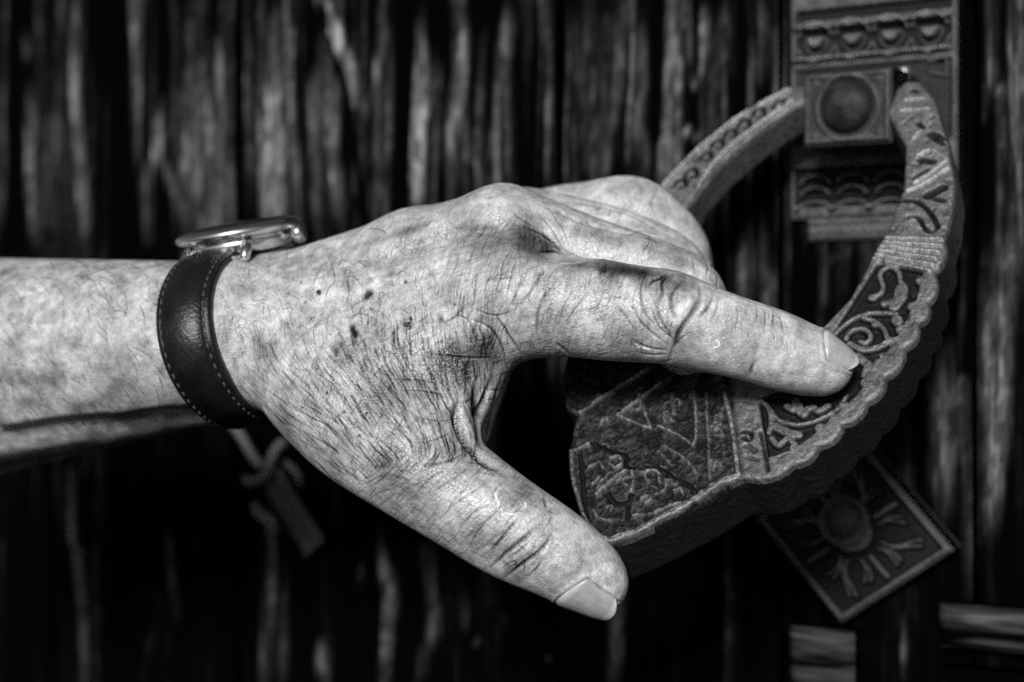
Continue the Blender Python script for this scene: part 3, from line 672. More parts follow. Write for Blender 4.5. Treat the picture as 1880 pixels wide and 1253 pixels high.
# ------------------------------------------------------------------ the hand and forearm: one continuous surface
def J(u, v, d, r): return (P(u, v, d), r * d / FPX)
def dense(js, n=3):
    c = np.array([list(a) + [r] for a, r in js]); q = spline(c, n); return [(x[:3], x[3]) for x in q]
def chain(p, js, k=.25):
    xs_ = [a[0] for a, _ in js]
    if p[:, 0].min() > max(xs_) + 2.6 or p[:, 0].max() < min(xs_) - 2.6: return np.full(len(p), 20.0)
    d = None
    for (a, ra), (b, rb) in zip(js[:-1], js[1:]):
        e = rcone(p, a, b, ra, rb); d = e if d is None else smin(d, e, k)
    return d
AX = unit(P(340, 628, 50.2) - P(1000, 500, 46.6)); AXW = AX    # wrist axis, towards the elbow
index_j = [J(860, 548, 46.6, 84), J(975, 548, 45.5, 95), J(1060, 562, 45.0, 88), J(1140, 574, 44.7, 84), J(1228, 584, 44.4, 79), J(1300, 606, 44.3, 72), J(1395, 632, 44.3, 66), J(1450, 652, 44.3, 62), J(1512, 672, 44.35, 54)]
middle_j = [J(925, 428, 47.45, 84), J(1060, 468, 47.25, 71), J(1180, 506, 47.05, 66), J(1262, 548, 47.05, 66), J(1278, 640, 47.85, 56), J(1255, 668, 48.85, 50)]
ring_j = [J(962, 418, 49.65, 70), J(1090, 436, 49.35, 60), J(1195, 470, 49.15, 56), J(1244, 510, 49.25, 54), J(1256, 590, 50.25, 50), J(1235, 640, 51.25, 46)]
pinky_j = [J(1000, 415, 51.70, 66), J(1090, 396, 51.30, 57), J(1158, 388, 51.00, 58), J(1204, 418, 50.80, 55), J(1248, 462, 50.80, 49), J(1262, 540, 51.70, 44), J(1240, 590, 52.50, 40)]
thumb_j = [J(560, 668, 47.6, 112), J(660, 770, 46.3, 112), J(760, 848, 45.3, 99), J(850, 912, 44.8, 89), J(935, 970, 44.5, 83), J(1003, 1007, 44.4, 74), J(1062, 1043, 44.4, 64), J(1099, 1075, 44.45, 51)]
index_j, middle_j, ring_j, pinky_j, thumb_j = [dense(j) for j in (index_j, middle_j, ring_j, pinky_j, thumb_j)]
# the back of the hand and palm
meta = [(J(420, 622, 49.4, 118), J(975, 548, 45.9, 98)), (J(450, 590, 50.2, 98), J(760, 474, 48.3, 84)), (J(760, 474, 48.3, 84), J(925, 430, 47.3, 86)), (J(470, 600, 51.5, 95), J(962, 420, 49.2, 72)),
        (J(480, 620, 52.6, 90), J(1000, 425, 50.9, 62)), (J(700, 600, 49.5, 130), J(960, 540, 48.0, 110))]
web = [(J(640, 680, 46.7, 95), J(868, 635, 46.0, 80)), (J(660, 720, 46.4, 95), J(795, 765, 45.8, 82)), (J(640, 690, 46.6, 95), J(845, 705, 45.95, 72)), (J(868, 640, 45.9, 72), J(800, 780, 45.8, 66)), (J(905, 668, 47.2, 34), J(868, 800, 46.6, 30)), (J(868, 690, 47.5, 62), J(800, 820, 47.0, 62))]
wrist_c = P(432, 624, 49.3); fore_c = P(-420, 704, 57.2)
ulna_a = P(330, 742, 51.5); ulna_b = P(-420, 860, 58.5)
WR = np.array([AX, unit(np.cross(np.array([0, 1., 0]), AX)), np.zeros(3)])
def elcap(p, a, b, up, r0, r1):
    """limb with an elliptical section; radii (across-up, across-depth)"""
    ba = b - a; L = np.linalg.norm(ba); ax = ba / L; s = unit(np.cross(ax, up)); u = np.cross(s, ax)
    q = p - a; t = q @ ax; tt = np.clip(t / L, 0, 1); ex = (t - tt * L)
    ru = r0[0] + (r1[0] - r0[0]) * tt; rs_ = r0[1] + (r1[1] - r0[1]) * tt
    x = (q @ u) / ru; y = (q @ s) / rs_; z = ex / np.minimum(ru, rs_)
    k0 = np.sqrt(x * x + y * y + z * z) + 1e-9; k1 = np.sqrt((x / ru) ** 2 + (y / rs_) ** 2 + (z / np.minimum(ru, rs_)) ** 2) + 1e-9
    return k0 * (k0 - 1) / k1
ZUP = np.array([0, 0, 1.])
def hand_sdf(p):
    arm = elcap(p, wrist_c, fore_c, ZUP, (2.26, 2.9), (4.35, 4.0))
    ul = rcone(p, ulna_a, ulna_b, .75, 2.2)
    arm = smin(arm, ul, .35)
    palm = None
    for (a, ra), (b, rb) in meta:
        e = rcone(p, a, b, ra, rb); palm = e if palm is None else smin(palm, e, .55)
    body = smin(arm, palm, 1.0)
    th = chain(p, thumb_j, .35)
    w_ = None
    for (a, ra), (b, rb) in web:
        e = rcone(p, a, b, ra, rb); w_ = e if w_ is None else smin(w_, e, .35)
    body = smin(body, w_, .5)
    body = smin(body, th, .7)
    i = chain(p, index_j, .25); m = chain(p, middle_j, .3); r = chain(p, ring_j, .3); k = chain(p, pinky_j, .3)
    # finger pads and knuckles
    i = smin(i, np.linalg.norm(p - PIPI, axis=1) - .98, .35)
    d = np.minimum(smin(body, i, .7), smin(body, m, .4))
    d = np.minimum(d, smin(body, r, .35)); d = np.minimum(d, smin(body, k, .35))
    # knuckles
    for c, rr in KN: d = smin(d, np.linalg.norm(p - c, axis=1) - rr, .6)
    for c, rr, kk in DENT: d = smax(d, rr - np.linalg.norm(p - c, axis=1), kk)
    return d
PIPI = P(1222, 574, 44.6)
KN = [(P(958, 498, 45.5), .95), (P(915, 424, 47.4), .9)]
DENT = [(P(1030, 410, 44.7), 1.05, .5)]
def trace(u, v, fn=None, start=38.0, far=62.0):
    """first hit of the pixel's ray with the hand; nan where it misses"""
    fn = fn or hand_sdf; r = ray(np.atleast_1d(u), np.atleast_1d(v)); nr = np.linalg.norm(r, axis=1); t = np.full(len(r), start); live = np.ones(len(r), bool)
    for _ in range(60):
        d = np.zeros(len(r)); ii = np.where(live)[0]
        if not len(ii): break
        d[ii] = fn(r[ii] * t[ii, None]); t[ii] += d[ii] / nr[ii] * .85
        live[ii] = (np.abs(d[ii]) > .0015) & (t[ii] < far)
    t[t >= far - .01] = np.nan
    return r * t[:, None]
def sgrad(p, fn=None, e=.02):
    fn = fn or hand_sdf
    return unit(np.stack([fn(p + np.eye(3)[i] * e) - fn(p - np.eye(3)[i] * e) for i in range(3)], 1))
hx = np.concatenate([np.arange(-24.0, -9.0, .11), np.arange(-9.0, 10.4, .042)])
hy = np.concatenate([np.arange(41.6, 47.6, .042), np.arange(47.6, 63.5, .07)])
hz = np.concatenate([np.arange(-9.2, -8.4, .1), np.arange(-8.4, 5.2, .042)])
Vh, Qh = sdf_mesh(lambda q: np.maximum(hand_sdf(q), -23.5 - q[:, 0]), hx, hy, hz)
Nh = vert_normals(Vh, Qh)
if np.mean(np.einsum('ij,ij->i', Nh[::97], sgrad(Vh[::97]))) < 0: Qh = Qh[:, ::-1]; Nh = -Nh
print('hand verts', len(Vh))

# finer quads on the side of the hand that is seen close up
def refine(V, Q, mask):
    q = Q[mask]; rest = Q[~mask]
    e = np.sort(np.stack([q, np.roll(q, -1, 1)], -1).reshape(-1, 2), 1)
    key = e[:, 0].astype(np.int64) * len(V) + e[:, 1]
    uq, inv = np.unique(key, return_inverse=True)
    em = (V[uq // len(V)] + V[uq % len(V)]) / 2; mid = len(V) + inv.reshape(-1, 4)
    fc = len(V) + len(uq) + np.arange(len(q)); fv = V[q].mean(1)
    nq = np.concatenate([np.stack([q[:, k], mid[:, k], fc, mid[:, (k + 3) % 4]], 1) for k in range(4)])
    tri_border = rest
    return np.vstack([V, em, fv]), np.vstack([tri_border, nq])
uvq = proj(Vh[Qh[:, 0]]); fm = (Nh[Qh].mean(1)[:, 1] < .22) & (uvq[:, 0] > 375) & (Vh[Qh[:, 0], 1] < 51)
Vh, Qh = refine(Vh, Qh, fm)
Nh = vert_normals(Vh, Qh)
print('hand verts', len(Vh), 'quads', len(Qh))
# depth seen along each sight line, to carry traced points onto the surface
uvh = proj(Vh); BR = 3.0; BW, BH = int(2300 / BR), int(1300 / BR)
bi = ((uvh[:, 0] + 400) / BR).astype(int); bj = (uvh[:, 1] / BR).astype(int)
okb = (bi >= 0) & (bi < BW) & (bj >= 0) & (bj < BH)
zb = np.full((BW, BH), 99.0); np.minimum.at(zb, (bi[okb], bj[okb]), Vh[okb, 1])
for _ in range(3):                                  # close pinholes
    pz = np.pad(zb, 1, constant_values=99.0); nb4 = np.minimum(np.minimum(pz[2:, 1:-1], pz[:-2, 1:-1]), np.minimum(pz[1:-1, 2:], pz[1:-1, :-2]))
    zb = np.where(zb > 90, np.where(nb4 < 90, nb4, zb), zb)
def depth_at(u, v):
    i = np.clip(((np.asarray(u) + 400) / BR).astype(int), 0, BW - 1); j = np.clip((np.asarray(v) / BR).astype(int), 0, BH - 1)
    return zb[i, j]
def onskin(pts):
    p = np.asarray(pts, float); d = depth_at(p[:, 0], p[:, 1]); 
    if (d > 90).any():
        g = d[d < 90]; d = np.where(d > 90, g.mean() if len(g) else 46.0, d)
    return P(p[:, 0], p[:, 1], d)
RLh = Layer(-20, 10.5, -8.6, 5.2, .02)         # relief of the skin, cm
TLh = Layer(-20, 10.5, -8.6, 5.2, .02)         # pigment, plus shade painted into creases and fine lines
PX = 45.5 / FPX
def sk(lay, pts, wpx, amp, sp=True, soft=None, taper=True, mode='add'):
    q = onskin(spline(pts, 5) if (sp and len(pts) > 2) else pts)[:, [0, 2]]
    lay.stroke(q, wpx * PX, amp, mode, soft=None if soft is None else soft * PX, taper=taper)
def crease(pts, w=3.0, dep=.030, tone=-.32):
    sk(RLh, pts, w, -dep * 1.25); sk(TLh, pts, w * .65, tone * 1.3)  # second stroke paints the fold's shade as darker tone
    p = np.asarray(pts, float); 
def z6(*p): return [(860 + x / 2.474, 300 + y / 2.474) for x, y in p]
def z7(*p): return [(640 + x / 2.409, 640 + y / 2.409) for x, y in p]
def z8(*p): return [(380 + x / 2.983, 380 + y / 2.983) for x, y in p]
# --- deep folds: index finger
for pts, w, d in [(z6((905, 497), (870, 520), (838, 530), (818, 560)), 3.5, .05), (z6((800, 505), (782, 580), (800, 680), (855, 745)), 2.6, .028), (z6((905, 505), (878, 545), (882, 590), (852, 640)), 3.2, .05), (z6((852, 630), (870, 700), (905, 765), (930, 815)), 2.8, .035),
                  (z6((985, 520), (935, 575), (920, 620), (934, 690), (940, 715)), 3.6, .06), (z6((1050, 560), (1052, 615), (1010, 690), (960, 760), (936, 830), (915, 895)), 4.4, .085), (z6((1118, 585), (1092, 650), (1048, 705)), 3.2, .045), (z6((1142, 600), (1122, 680), (1098, 725)), 2.4, .025), (z6((832, 655), (865, 740), (930, 800)), 2.4, .028),
                  (z6((735, 620), (775, 710), (845, 780), (918, 832)), 2.4, .025), (z6((655, 620), (715, 700), (765, 770)), 2.0, .018), (z6((740, 800), (820, 840), (905, 850)), 2.4, .022), (z6((760, 860), (840, 872), (900, 866)), 2.0, .018), (z6((930, 845), (960, 800), (1010, 770)), 2.4, .022),
                  (z6((1388, 672), (1385, 710), (1380, 745)), 2.8, .032), (z6((1340, 655), (1350, 700), (1342, 765)), 2.2, .02), (z6((1310, 640), (1312, 690), (1298, 740)), 2.0, .016), (z6((1412, 690), (1425, 730), (1432, 765)), 2.2, .018), (z6((1365, 665), (1366, 720)), 1.8, .014), (z6((1300, 905), (1285, 940), (1284, 968)), 3.6, .05), (z6((1220, 640), (1225, 700), (1210, 760)), 1.8, .012), (z6((1260, 650), (1262, 700)), 1.8, .012),
                  (z6((40, 490), (28, 560), (20, 630)), 2.0, .018), (z6((158, 430), (138, 530), (112, 620)), 2.2, .022), (z6((205, 450), (180, 560), (165, 640)), 2.0, .018), (z6((335, 480), (290, 570), (225, 655)), 2.4, .024), (z6((405, 520), (335, 620), (308, 740), (330, 850)), 2.4, .026), (z6((480, 560), (430, 660), (408, 745)), 2.0, .018), (z6((565, 560), (485, 660), (440, 725)), 2.0, .016), (z6((250, 470), (215, 590), (195, 650)), 1.8, .016),
                  (z6((120, 690), (185, 790), (250, 882)), 3.2, .04), (z6((0, 705), (90, 745), (150, 830), (180, 935)), 3.0, .035), (z6((395, 815), (430, 845), (462, 872)), 3.2, .035), (z6((0, 650), (120, 692), (235, 655)), 2.2, .02), (z6((120, 690), (170, 760), (175, 850)), 2.0, .02), (z6((20, 700), (70, 800), (80, 900)), 2.0, .02), (z6((-60, 690), (0, 720), (50, 850)), 2.0, .018),
                  (z6((250, 285), (340, 320), (400, 370), (432, 412)), 5.0, .05), (z6((432, 412), (380, 395), (310, 405)), 4.0, .035), (z6((300, 200), (380, 300), (440, 400)), 2.0, .016), (z6((360, 190), (420, 280), (455, 350)), 2.0, .014), (z6((180, 200), (250, 260), (330, 300)), 2.0, .014),
                  # thumb
                  (z7((628, 972), (700, 905), (790, 830), (832, 788)), 4.0, .07), (z7((698, 1012), (760, 962), (832, 908), (888, 850)), 4.0, .06), (z7((795, 1012), (835, 970), (852, 945)), 2.8, .035), (z7((868, 655), (872, 680), (878, 705)), 3.4, .05), (z7((640, 880), (700, 810), (765, 738)), 2.4, .024), (z7((600, 920), (660, 860), (720, 800)), 2.2, .02), (z7((530, 872), (600, 775), (690, 690)), 2.4, .022), (z7((480, 810), (560, 720), (640, 690)), 2.0, .018), (z7((700, 930), (760, 890), (800, 850)), 2.0, .02), (z7((740, 860), (790, 905)), 2.0, .018), (z7((690, 960), (735, 940), (745, 985)), 2.2, .022), (z7((770, 925), (780, 1000)), 2.0, .02),
                  (z7((400, 760), (470, 690), (540, 640)), 1.8, .014), (z7((370, 640), (460, 580), (540, 520)), 2.0, .016), (z7((300, 640), (380, 560), (440, 540)), 1.8, .014),
                  # web
                  (z7((485, 230), (475, 300), (505, 385), (550, 445), (610, 505), (700, 555)), 8, .20), (z7((560, 150), (560, 220), (565, 300), (592, 445)), 6.0, .16), (z7((640, 130), (592, 240), (572, 330), (580, 420)), 5.0, .10), (z7((680, 120), (640, 250), (606, 440)), 3.0, .035), (z7((610, 185), (690, 180)), 2.0, .018), (z7((600, 230), (680, 215)), 1.8, .015), (z7((500, 240), (560, 220)), 1.8, .015),
                  (z7((340, 22), (500, 42), (650, 40)), 2.4, .022), (z7((200, 132), (300, 138), (400, 150)), 2.0, .016), (z7((330, 415), (400, 395), (455, 368)), 2.2, .02), (z7((310, 522), (430, 500), (522, 458)), 2.6, .024), (z7((240, 180), (360, 190), (470, 230)), 2.0, .018), (z7((300, 300), (400, 320), (470, 310)), 1.8, .014),
                  (z7((420, 60), (440, 180), (480, 260)), 2.0, .02), (z7((350, 80), (420, 230), (470, 300)), 2.0, .016),
                  # other fingers
                  ([(1292, 470), (1300, 490), (1296, 512)], 2.4, .025), ([(1312, 492), (1318, 515), (1312, 540)], 2.4, .022), ([(1270, 470), (1276, 500)], 1.8, .014), ([(1210, 345), (1196, 372), (1204, 392)], 2.0, .014), ([(1172, 332), (1180, 360)], 1.6, .01),
                  ([(1105, 372), (1098, 390)], 1.8, .015), ([(1124, 378), (1116, 400)], 1.8, .015), ([(1142, 384), (1136, 408)], 1.8, .015)]:
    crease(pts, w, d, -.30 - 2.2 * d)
for pts, w, a in [(z6((500, 300), (640, 335), (800, 370), (960, 434)), 16, -.24), (z6((440, 440), (600, 478), (790, 492), (890, 515)), 12, -.24), ([(600, 470), (700, 440), (800, 405)], 9, -.14)]: sk(TLh, pts, w, a, taper=False)      # darker tone along the backs of the fingers and hand
for pts, w, d in [(z6((300, 178), (400, 215), (500, 262), (640, 302), (800, 332), (960, 392)), 4, .05), (z6((460, 170), (620, 200), (740, 232), (860, 300), (960, 350)), 3.5, .04)]: sk(RLh, pts, w, -d)
# fold swellings between the deep creases
for pts, w, a in [(z6((960, 570), (965, 640), (950, 710)), 9, .045), (z6((1075, 610), (1060, 690)), 8, .04), (z6((900, 560), (895, 620)), 6, .03), (z6((1020, 560), (1000, 640), (965, 720)), 9, .04), (z7((665, 1000), (740, 935), (830, 850)), 9, .04), (z7((740, 1020), (800, 975)), 8, .025), (z7((520, 200), (525, 300), (560, 400)), 9, .06), (z7((620, 220), (595, 360)), 7, .04)]:
    sk(RLh, pts, w, a)
sk(RLh, [(-120, 800), (60, 792), (200, 782), (330, 768), (400, 762)], 22, -.24, taper=False)
# tendons, veins and bone under the skin
for pts, w, a in [([(880, 392), (800, 420), (700, 450), (600, 482)], 14, .07), ([(930, 450), (840, 462), (740, 485), (620, 520)], 15, .05), ([(600, 560), (680, 520), (760, 505), (830, 470)], 8, .03), ([(470, 600), (560, 570), (640, 590), (700, 560)], 9, .03), ([(520, 700), (640, 790), (760, 850)], 16, .04), ([(500, 540), (580, 520), (660, 500)], 7, .03), ([(820, 430), (900, 425), (985, 450)], 9, -.05), ([(700, 470), (800, 445), (870, 425)], 10, -.04), ([(940, 380), (1000, 395), (1060, 425)], 10, -.035)]:
    sk(RLh, pts, w, a)
# --- fine lines: a field of directions over the skin
dirs = np.array([(430, 520, 95), (450, 640, 80), (500, 720, 40), (560, 780, 38), (620, 700, 48), (620, 830, 45), (700, 700, 58), (700, 800, 50), (780, 720, 62), (820, 660, 75), (850, 760, 65), (700, 560, 88), (780, 580, 85), (860, 560, 95), (600, 560, 80), (800, 480, 120), (900, 480, 118), (940, 560, 108), (960, 620, 105), (880, 620, 95), (720, 890, -40), (800, 900, -44), (860, 930, -45), (930, 960, -45), (1010, 1000, -48), (1080, 1060, -45), (1050, 560, 112), (1120, 580, 108), (1200, 580, 95), (1300, 600, 100), (1400, 630, 100), (1500, 670, 95), (900, 390, 140), (1000, 400, 80), (1100, 440, 95), (1200, 480, 95), (1150, 370, 80), (900, 740, 95), (650, 500, 110), (540, 480, 100)], float)
rg = np.random.default_rng(11)
def direc(u, v):
    w = 1 / (((dirs[:, 0] - u) ** 2 + (dirs[:, 1] - v) ** 2) + 400) ** 1.5; a = np.radians(dirs[:, 2]) * 2
    return math.atan2((w * np.sin(a)).sum(), (w * np.cos(a)).sum()) / 2
def field(n, box, ln, wpx, dep, tone, cross=0.0, jit=8, dens=None):
    c = 0
    for _ in range(n * 6):
        if c >= n: break
        u = rg.uniform(box[0], box[2]); v = rg.uniform(box[1], box[3])
        if depth_at(u, v) > 52: continue
        if dens is not None and rg.random() > dens(u, v): continue
        L_ = rg.uniform(*ln); pts = [(u, v)]
        off = math.radians(cross + rg.normal(0, jit))
        sgn = 1
        for s_ in range(3):
            a = direc(*pts[-1]) + off + math.radians(rg.normal(0, jit * .5))
            if s_ and math.cos(a - pa) < 0: a += math.pi
            pa = a; pts.append((pts[-1][0] + L_ / 3 * math.cos(a), pts[-1][1] + L_ / 3 * math.sin(a)))
        k = rg.uniform(.4, 1.15); d = np.array([depth_at(*p) for p in pts])
        if d.max() > 90 or np.abs(np.diff(d)).max() > .45: continue
        q = P([p[0] for p in pts], [p[1] for p in pts], d)[:, [0, 2]]
        RLh.stroke(q, wpx * PX, -dep * k, 'add', taper=True); TLh.stroke(q, wpx * .75 * PX, tone * 1.75 * k, 'add', taper=True); c += 1
g2 = lambda u, v, cu, cv, r: math.exp(-((u - cu) ** 2 + (v - cv) ** 2) / r ** 2)
wrk = lambda u, v: min(1, g2(u, v, 680, 730, 130) + .9 * g2(u, v, 800, 650, 120) + .5 * g2(u, v, 560, 760, 110) + .6 * g2(u, v, 850, 760, 90) + .10)
field(1500, (430, 560, 920, 930), (22, 58), 1.5, .0065, -.19, 0, 7, wrk)
field(500, (560, 560, 930, 900), (18, 45), 1.4, .005, -.12, 62, 10, wrk)
field(650, (700, 420, 1010, 700), (18, 46), 1.4, .006, -.12, 0, 8)
field(550, (700, 420, 1010, 700), (16, 40), 1.4, .005, -.09, 55, 12)
field(380, (980, 480, 1240, 680), (16, 48), 1.4, .006, -.12, 0, 10)
field(420, (980, 480, 1240, 680), (14, 36), 1.3, .005, -.08, 55, 16)
field(160, (1240, 520, 1520, 720), (10, 26), 1.3, .004, -.06, 0, 10)
field(650, (640, 820, 1010, 1060), (16, 44), 1.4, .006, -.12, 0, 8)
field(450, (640, 820, 1010, 1060), (14, 34), 1.3, .005, -.09, 70, 14)
field(120, (980, 980, 1140, 1120), (8, 22), 1.2, .003, -.05, 0, 12)
field(260, (860, 345, 1330, 540), (12, 36), 1.4, .005, -.09, 0, 10)
field(120, (850, 660, 940, 860), (10, 30), 1.4, .006, -.09, 0, 14)
field(420, (400, 470, 720, 700), (12, 34), 1.5, .004, -.12, 15, 30)
# --- moles, freckles, scratches, dry skin
for x, y, w, a in [(677, 542, 9, -.55), (586, 538, 4.5, -.6), (745, 517, 4, -.3), (683, 569, 4, -.35), (653, 614, 8, -.5), (646, 600, 6, -.25), (750, 597, 7, -.5), (752, 585, 4, -.4), (621, 645, 8, -.2), (600, 722, 3, -.4), (672, 758, 3, -.4), (633, 757, 3, -.35), (660, 800, 4, -.3), (560, 556, 3, -.25), (552, 520, 3, -.2), (835, 560, 3, -.3)]:
    for k in range(4):
        xx, yy = x + rg.normal(0, w * .35), y + rg.normal(0, w * .35); sk(TLh, [(xx, yy), (xx + rg.normal(0, w * .4), yy + rg.normal(0, w * .5))], w * .75, a * .8, False, taper=False)
for pts, w, a in [(z8((1290, 640), (1340, 615), (1370, 590), (1400, 550)), 3.0, -.5), (z8((1275, 600), (1300, 640)), 5, -.4), (z8((1360, 680), (1370, 695)), 4, -.4), (z8((1010, 690), (1025, 690)), 3, -.35)]: sk(TLh, pts, w, a)
for pts in [z7((668, 620), (650, 645), (665, 685), (660, 715)), z7((665, 715), (690, 705)), z7((700, 728), (735, 735), (750, 722)), z7((770, 712), (785, 690), (775, 680)), z7((505, 560), (515, 570), (505, 575)), z6((755, 820), (775, 835), (765, 842)), z6((780, 835), (830, 850)), z6((870, 730), (880, 745)), z6((1110, 815), (1130, 805), (1140, 825), (1120, 838), (1110, 820)), z6((1155, 800), (1170, 790))]:
    sk(TLh, pts, 1.5, .75, soft=1.0); sk(RLh, pts, 1.5, .012)
sk(TLh, z7((672, 630), (720, 670), (770, 700)), 14, -.10)
# --- redder, darker skin
for x, y, r, a in [(862, 655, 50, -.36), (830, 650, 30, -.12), (800, 690, 44, -.20), (890, 640, 30, -.15), (965, 415, 30, -.16), (1010, 450, 18, -.2), (1150, 492, 16, -.2), (1220, 515, 16, -.2), (700, 730, 60, -.15), (650, 640, 40, -.08), (490, 650, 32, -.16), (940, 440, 50, -.24), (985, 455, 34, -.22), (880, 430, 40, -.14), (760, 430, 34, -.16), (1120, 496, 26, -.30), (1180, 505, 24, -.28), (1060, 492, 24, -.16), (1255, 520, 26, -.22), (1160, 630, 28, -.16), (1235, 610, 18, -.15), (740, 890, 50, -.16), (690, 860, 40, -.10), (900, 985, 40, -.14), (960, 1035, 34, -.14), (520, 770, 30, -.16), (1010, 960, 34, .06), (1090, 600, 34, .05), (560, 640, 60, .06), (1340, 470, 30, -.1), (1310, 470, 16, -.10), (870, 760, 30, -.14), (905, 740, 26, .10), (960, 900, 20, -.2)]:
    sk(TLh, [(x - 2, y), (x + 2, y)], r, a * 1.7, False, taper=False)
# forearm: soft freckles and fine dark hairs lying on the skin
for _ in range(120):
    x, y = rg.uniform(-60, 300), rg.uniform(490, 770); r = rg.uniform(6, 20); sk(TLh, [(x, y), (x + rg.normal(0, 12), y + rg.normal(0, 12))], r, rg.uniform(-.20, .04), False, taper=False)

# ------------------------------------------------------------------ nails: their beds first, then the plates
def nail_frame(Ja, Jb, side, alpha):
    t = unit(Jb - Ja); f = np.array([0, -1., 0]); f = unit(f - t * (f @ t)); s = np.cross(t, f)
    if s[2] * side < 0: s = -s
    n = math.cos(alpha) * f + math.sin(alpha) * s; b = np.cross(t, n)
    return t, n, b
NAILS = []
for Ja, Jb, org, side, al, hw, s0, s1, lab in [(P(1060, 1046, 44.4), P(1098, 1074, 44.45), P(1060, 1046, 44.4), -1, math.radians(45), math.radians(48), -.06, 1.40, 'thumb'),
                                          (P(1450, 652, 44.3), P(1512, 672, 44.35), P(1512, 672, 44.35), 1, math.radians(52), math.radians(45), -.36, .78, 'index')]:
    t, n, b = nail_frame(Ja, Jb, side, al)
    q = Vh - org; s = q @ t; x = q @ b; y = q @ n; ph = np.arctan2(x, y); near = (np.abs(s) < 2.2) & (np.hypot(x, y) < 1.6)
    rr = np.hypot(x, y)
    NAILS.append((t, n, b, org, hw, s0, s1, lab))
disp = np.zeros(len(Vh)); tone = np.zeros(len(Vh))
front = sstep(-.02, -.30, Nh[:, 1]) * (Vh[:, 1] <= depth_at(uvh[:, 0], uvh[:, 1]) + .35)
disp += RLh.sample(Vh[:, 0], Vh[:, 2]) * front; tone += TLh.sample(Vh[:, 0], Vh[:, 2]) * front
def march(org, d, r0=.02, fn=hand_sdf):
    r = np.full(len(d), r0)
    for _ in range(40): r = r + np.clip(-fn(org + d * r[:, None]), -.2, .4) * .9
    return r
nail_meshes = []
for (t, n, b, org, hw, s0, s1, lab) in NAILS:
    q = Vh - org; s = q @ t; x = q @ b; y = q @ n; rr = np.hypot(x, y); ph = np.arctan2(x, y)
    near = (s > s0 - .6) & (s < s1 + .5) & (rr < 1.5)
    m1 = .5 * (s0 + s1); a1 = (s1 - s0) / 2
    base_s = s0 + .22 * (ph / hw) ** 2
    dx = (np.abs(ph) - hw) * .8; dy = np.maximum(base_s - s, s - s1 + .10)
    d_ = np.where((dx > 0) & (dy > 0), np.hypot(np.maximum(dx, 0), np.maximum(dy, 0)), np.maximum(dx, dy))
    ridge = .03 * np.exp(-((d_ - .09) / .07) ** 2) * (s < s1 - .12) - .03 * (1 - sstep(-.05, .02, d_))
    disp += np.where(near, ridge, 0); tone += np.where(near, -.16 * np.exp(-((d_ - .015) / .025) ** 2), 0)
    # plate
    NP, NS = 33, 40
    phg = np.linspace(-hw, hw, NP); sg = np.linspace(0, 1, NS)
    PH, SG = np.meshgrid(phg, sg, indexing='ij')
    sb = s0 + .22 * (PH / hw) ** 2; se = s1 - .26 * np.abs(PH / hw) ** 2.4
    Sg = sb + (se - sb) * SG
    dirv = np.sin(PH)[..., None] * b + np.cos(PH)[..., None] * n
    sm = s0 + .30 * (s1 - s0); sm2 = s0 + .62 * (s1 - s0)
    o1 = np.broadcast_to(org + t * sm, (NP, 3)); dd = np.sin(phg)[:, None] * b + np.cos(phg)[:, None] * n
    r1 = march(o1, dd); r2 = march(np.broadcast_to(org + t * sm2, (NP, 3)), dd)
    k = np.polyfit(phg, r1, 4); r1 = np.polyval(k, phg); k = np.polyfit(phg, r2, 4); r2 = np.polyval(k, phg)
    sl = (r2 - r1) / (sm2 - sm)
    R_ = r1[:, None] + sl[:, None] * (Sg - sm) - .06 * np.clip((Sg - sm2) / (s1 - sm2), 0, 1) ** 2
    edge = np.maximum(np.abs(PH / hw) ** 6, (1 - np.clip(SG / .12, 0, 1)) ** 2)
    Rt = R_ + .028 - .055 * edge + .003 * np.sin(PH * 46 + 2 * np.sin(PH * 9))
    top = org + t * Sg[..., None] + dirv * Rt[..., None]; bot = org + t * (Sg - .01)[..., None] + dirv * (Rt - .045)[..., None]
    ix = np.arange(NP * NS).reshape(NP, NS); q1 = np.stack([ix[:-1, :-1], ix[1:, :-1], ix[1:, 1:], ix[:-1, 1:]], -1).reshape(-1, 4)
    bd = np.concatenate([ix[:, 0], ix[-1, 1:], ix[-2::-1, -1], ix[0, -2:0:-1]]); nb_ = np.roll(bd, -1); N0 = NP * NS
    side_q = np.stack([bd, bd + N0, nb_ + N0, nb_], 1)
    lun = (.30 * np.exp(-((SG / .2) ** 2 + (PH / (hw * .55)) ** 2)) + .55 * sstep(.86, .93, SG + .03 * np.cos(PH * 3)) + .08 * np.sin(PH * 60)).reshape(-1)
    nail_meshes.append((np.vstack([top.reshape(-1, 3), bot.reshape(-1, 3)]), np.vstack([q1, q1[:, ::-1] + N0, side_q]), np.concatenate([lun, lun]), org, lab))
Vd = Vh + Nh * disp[:, None]

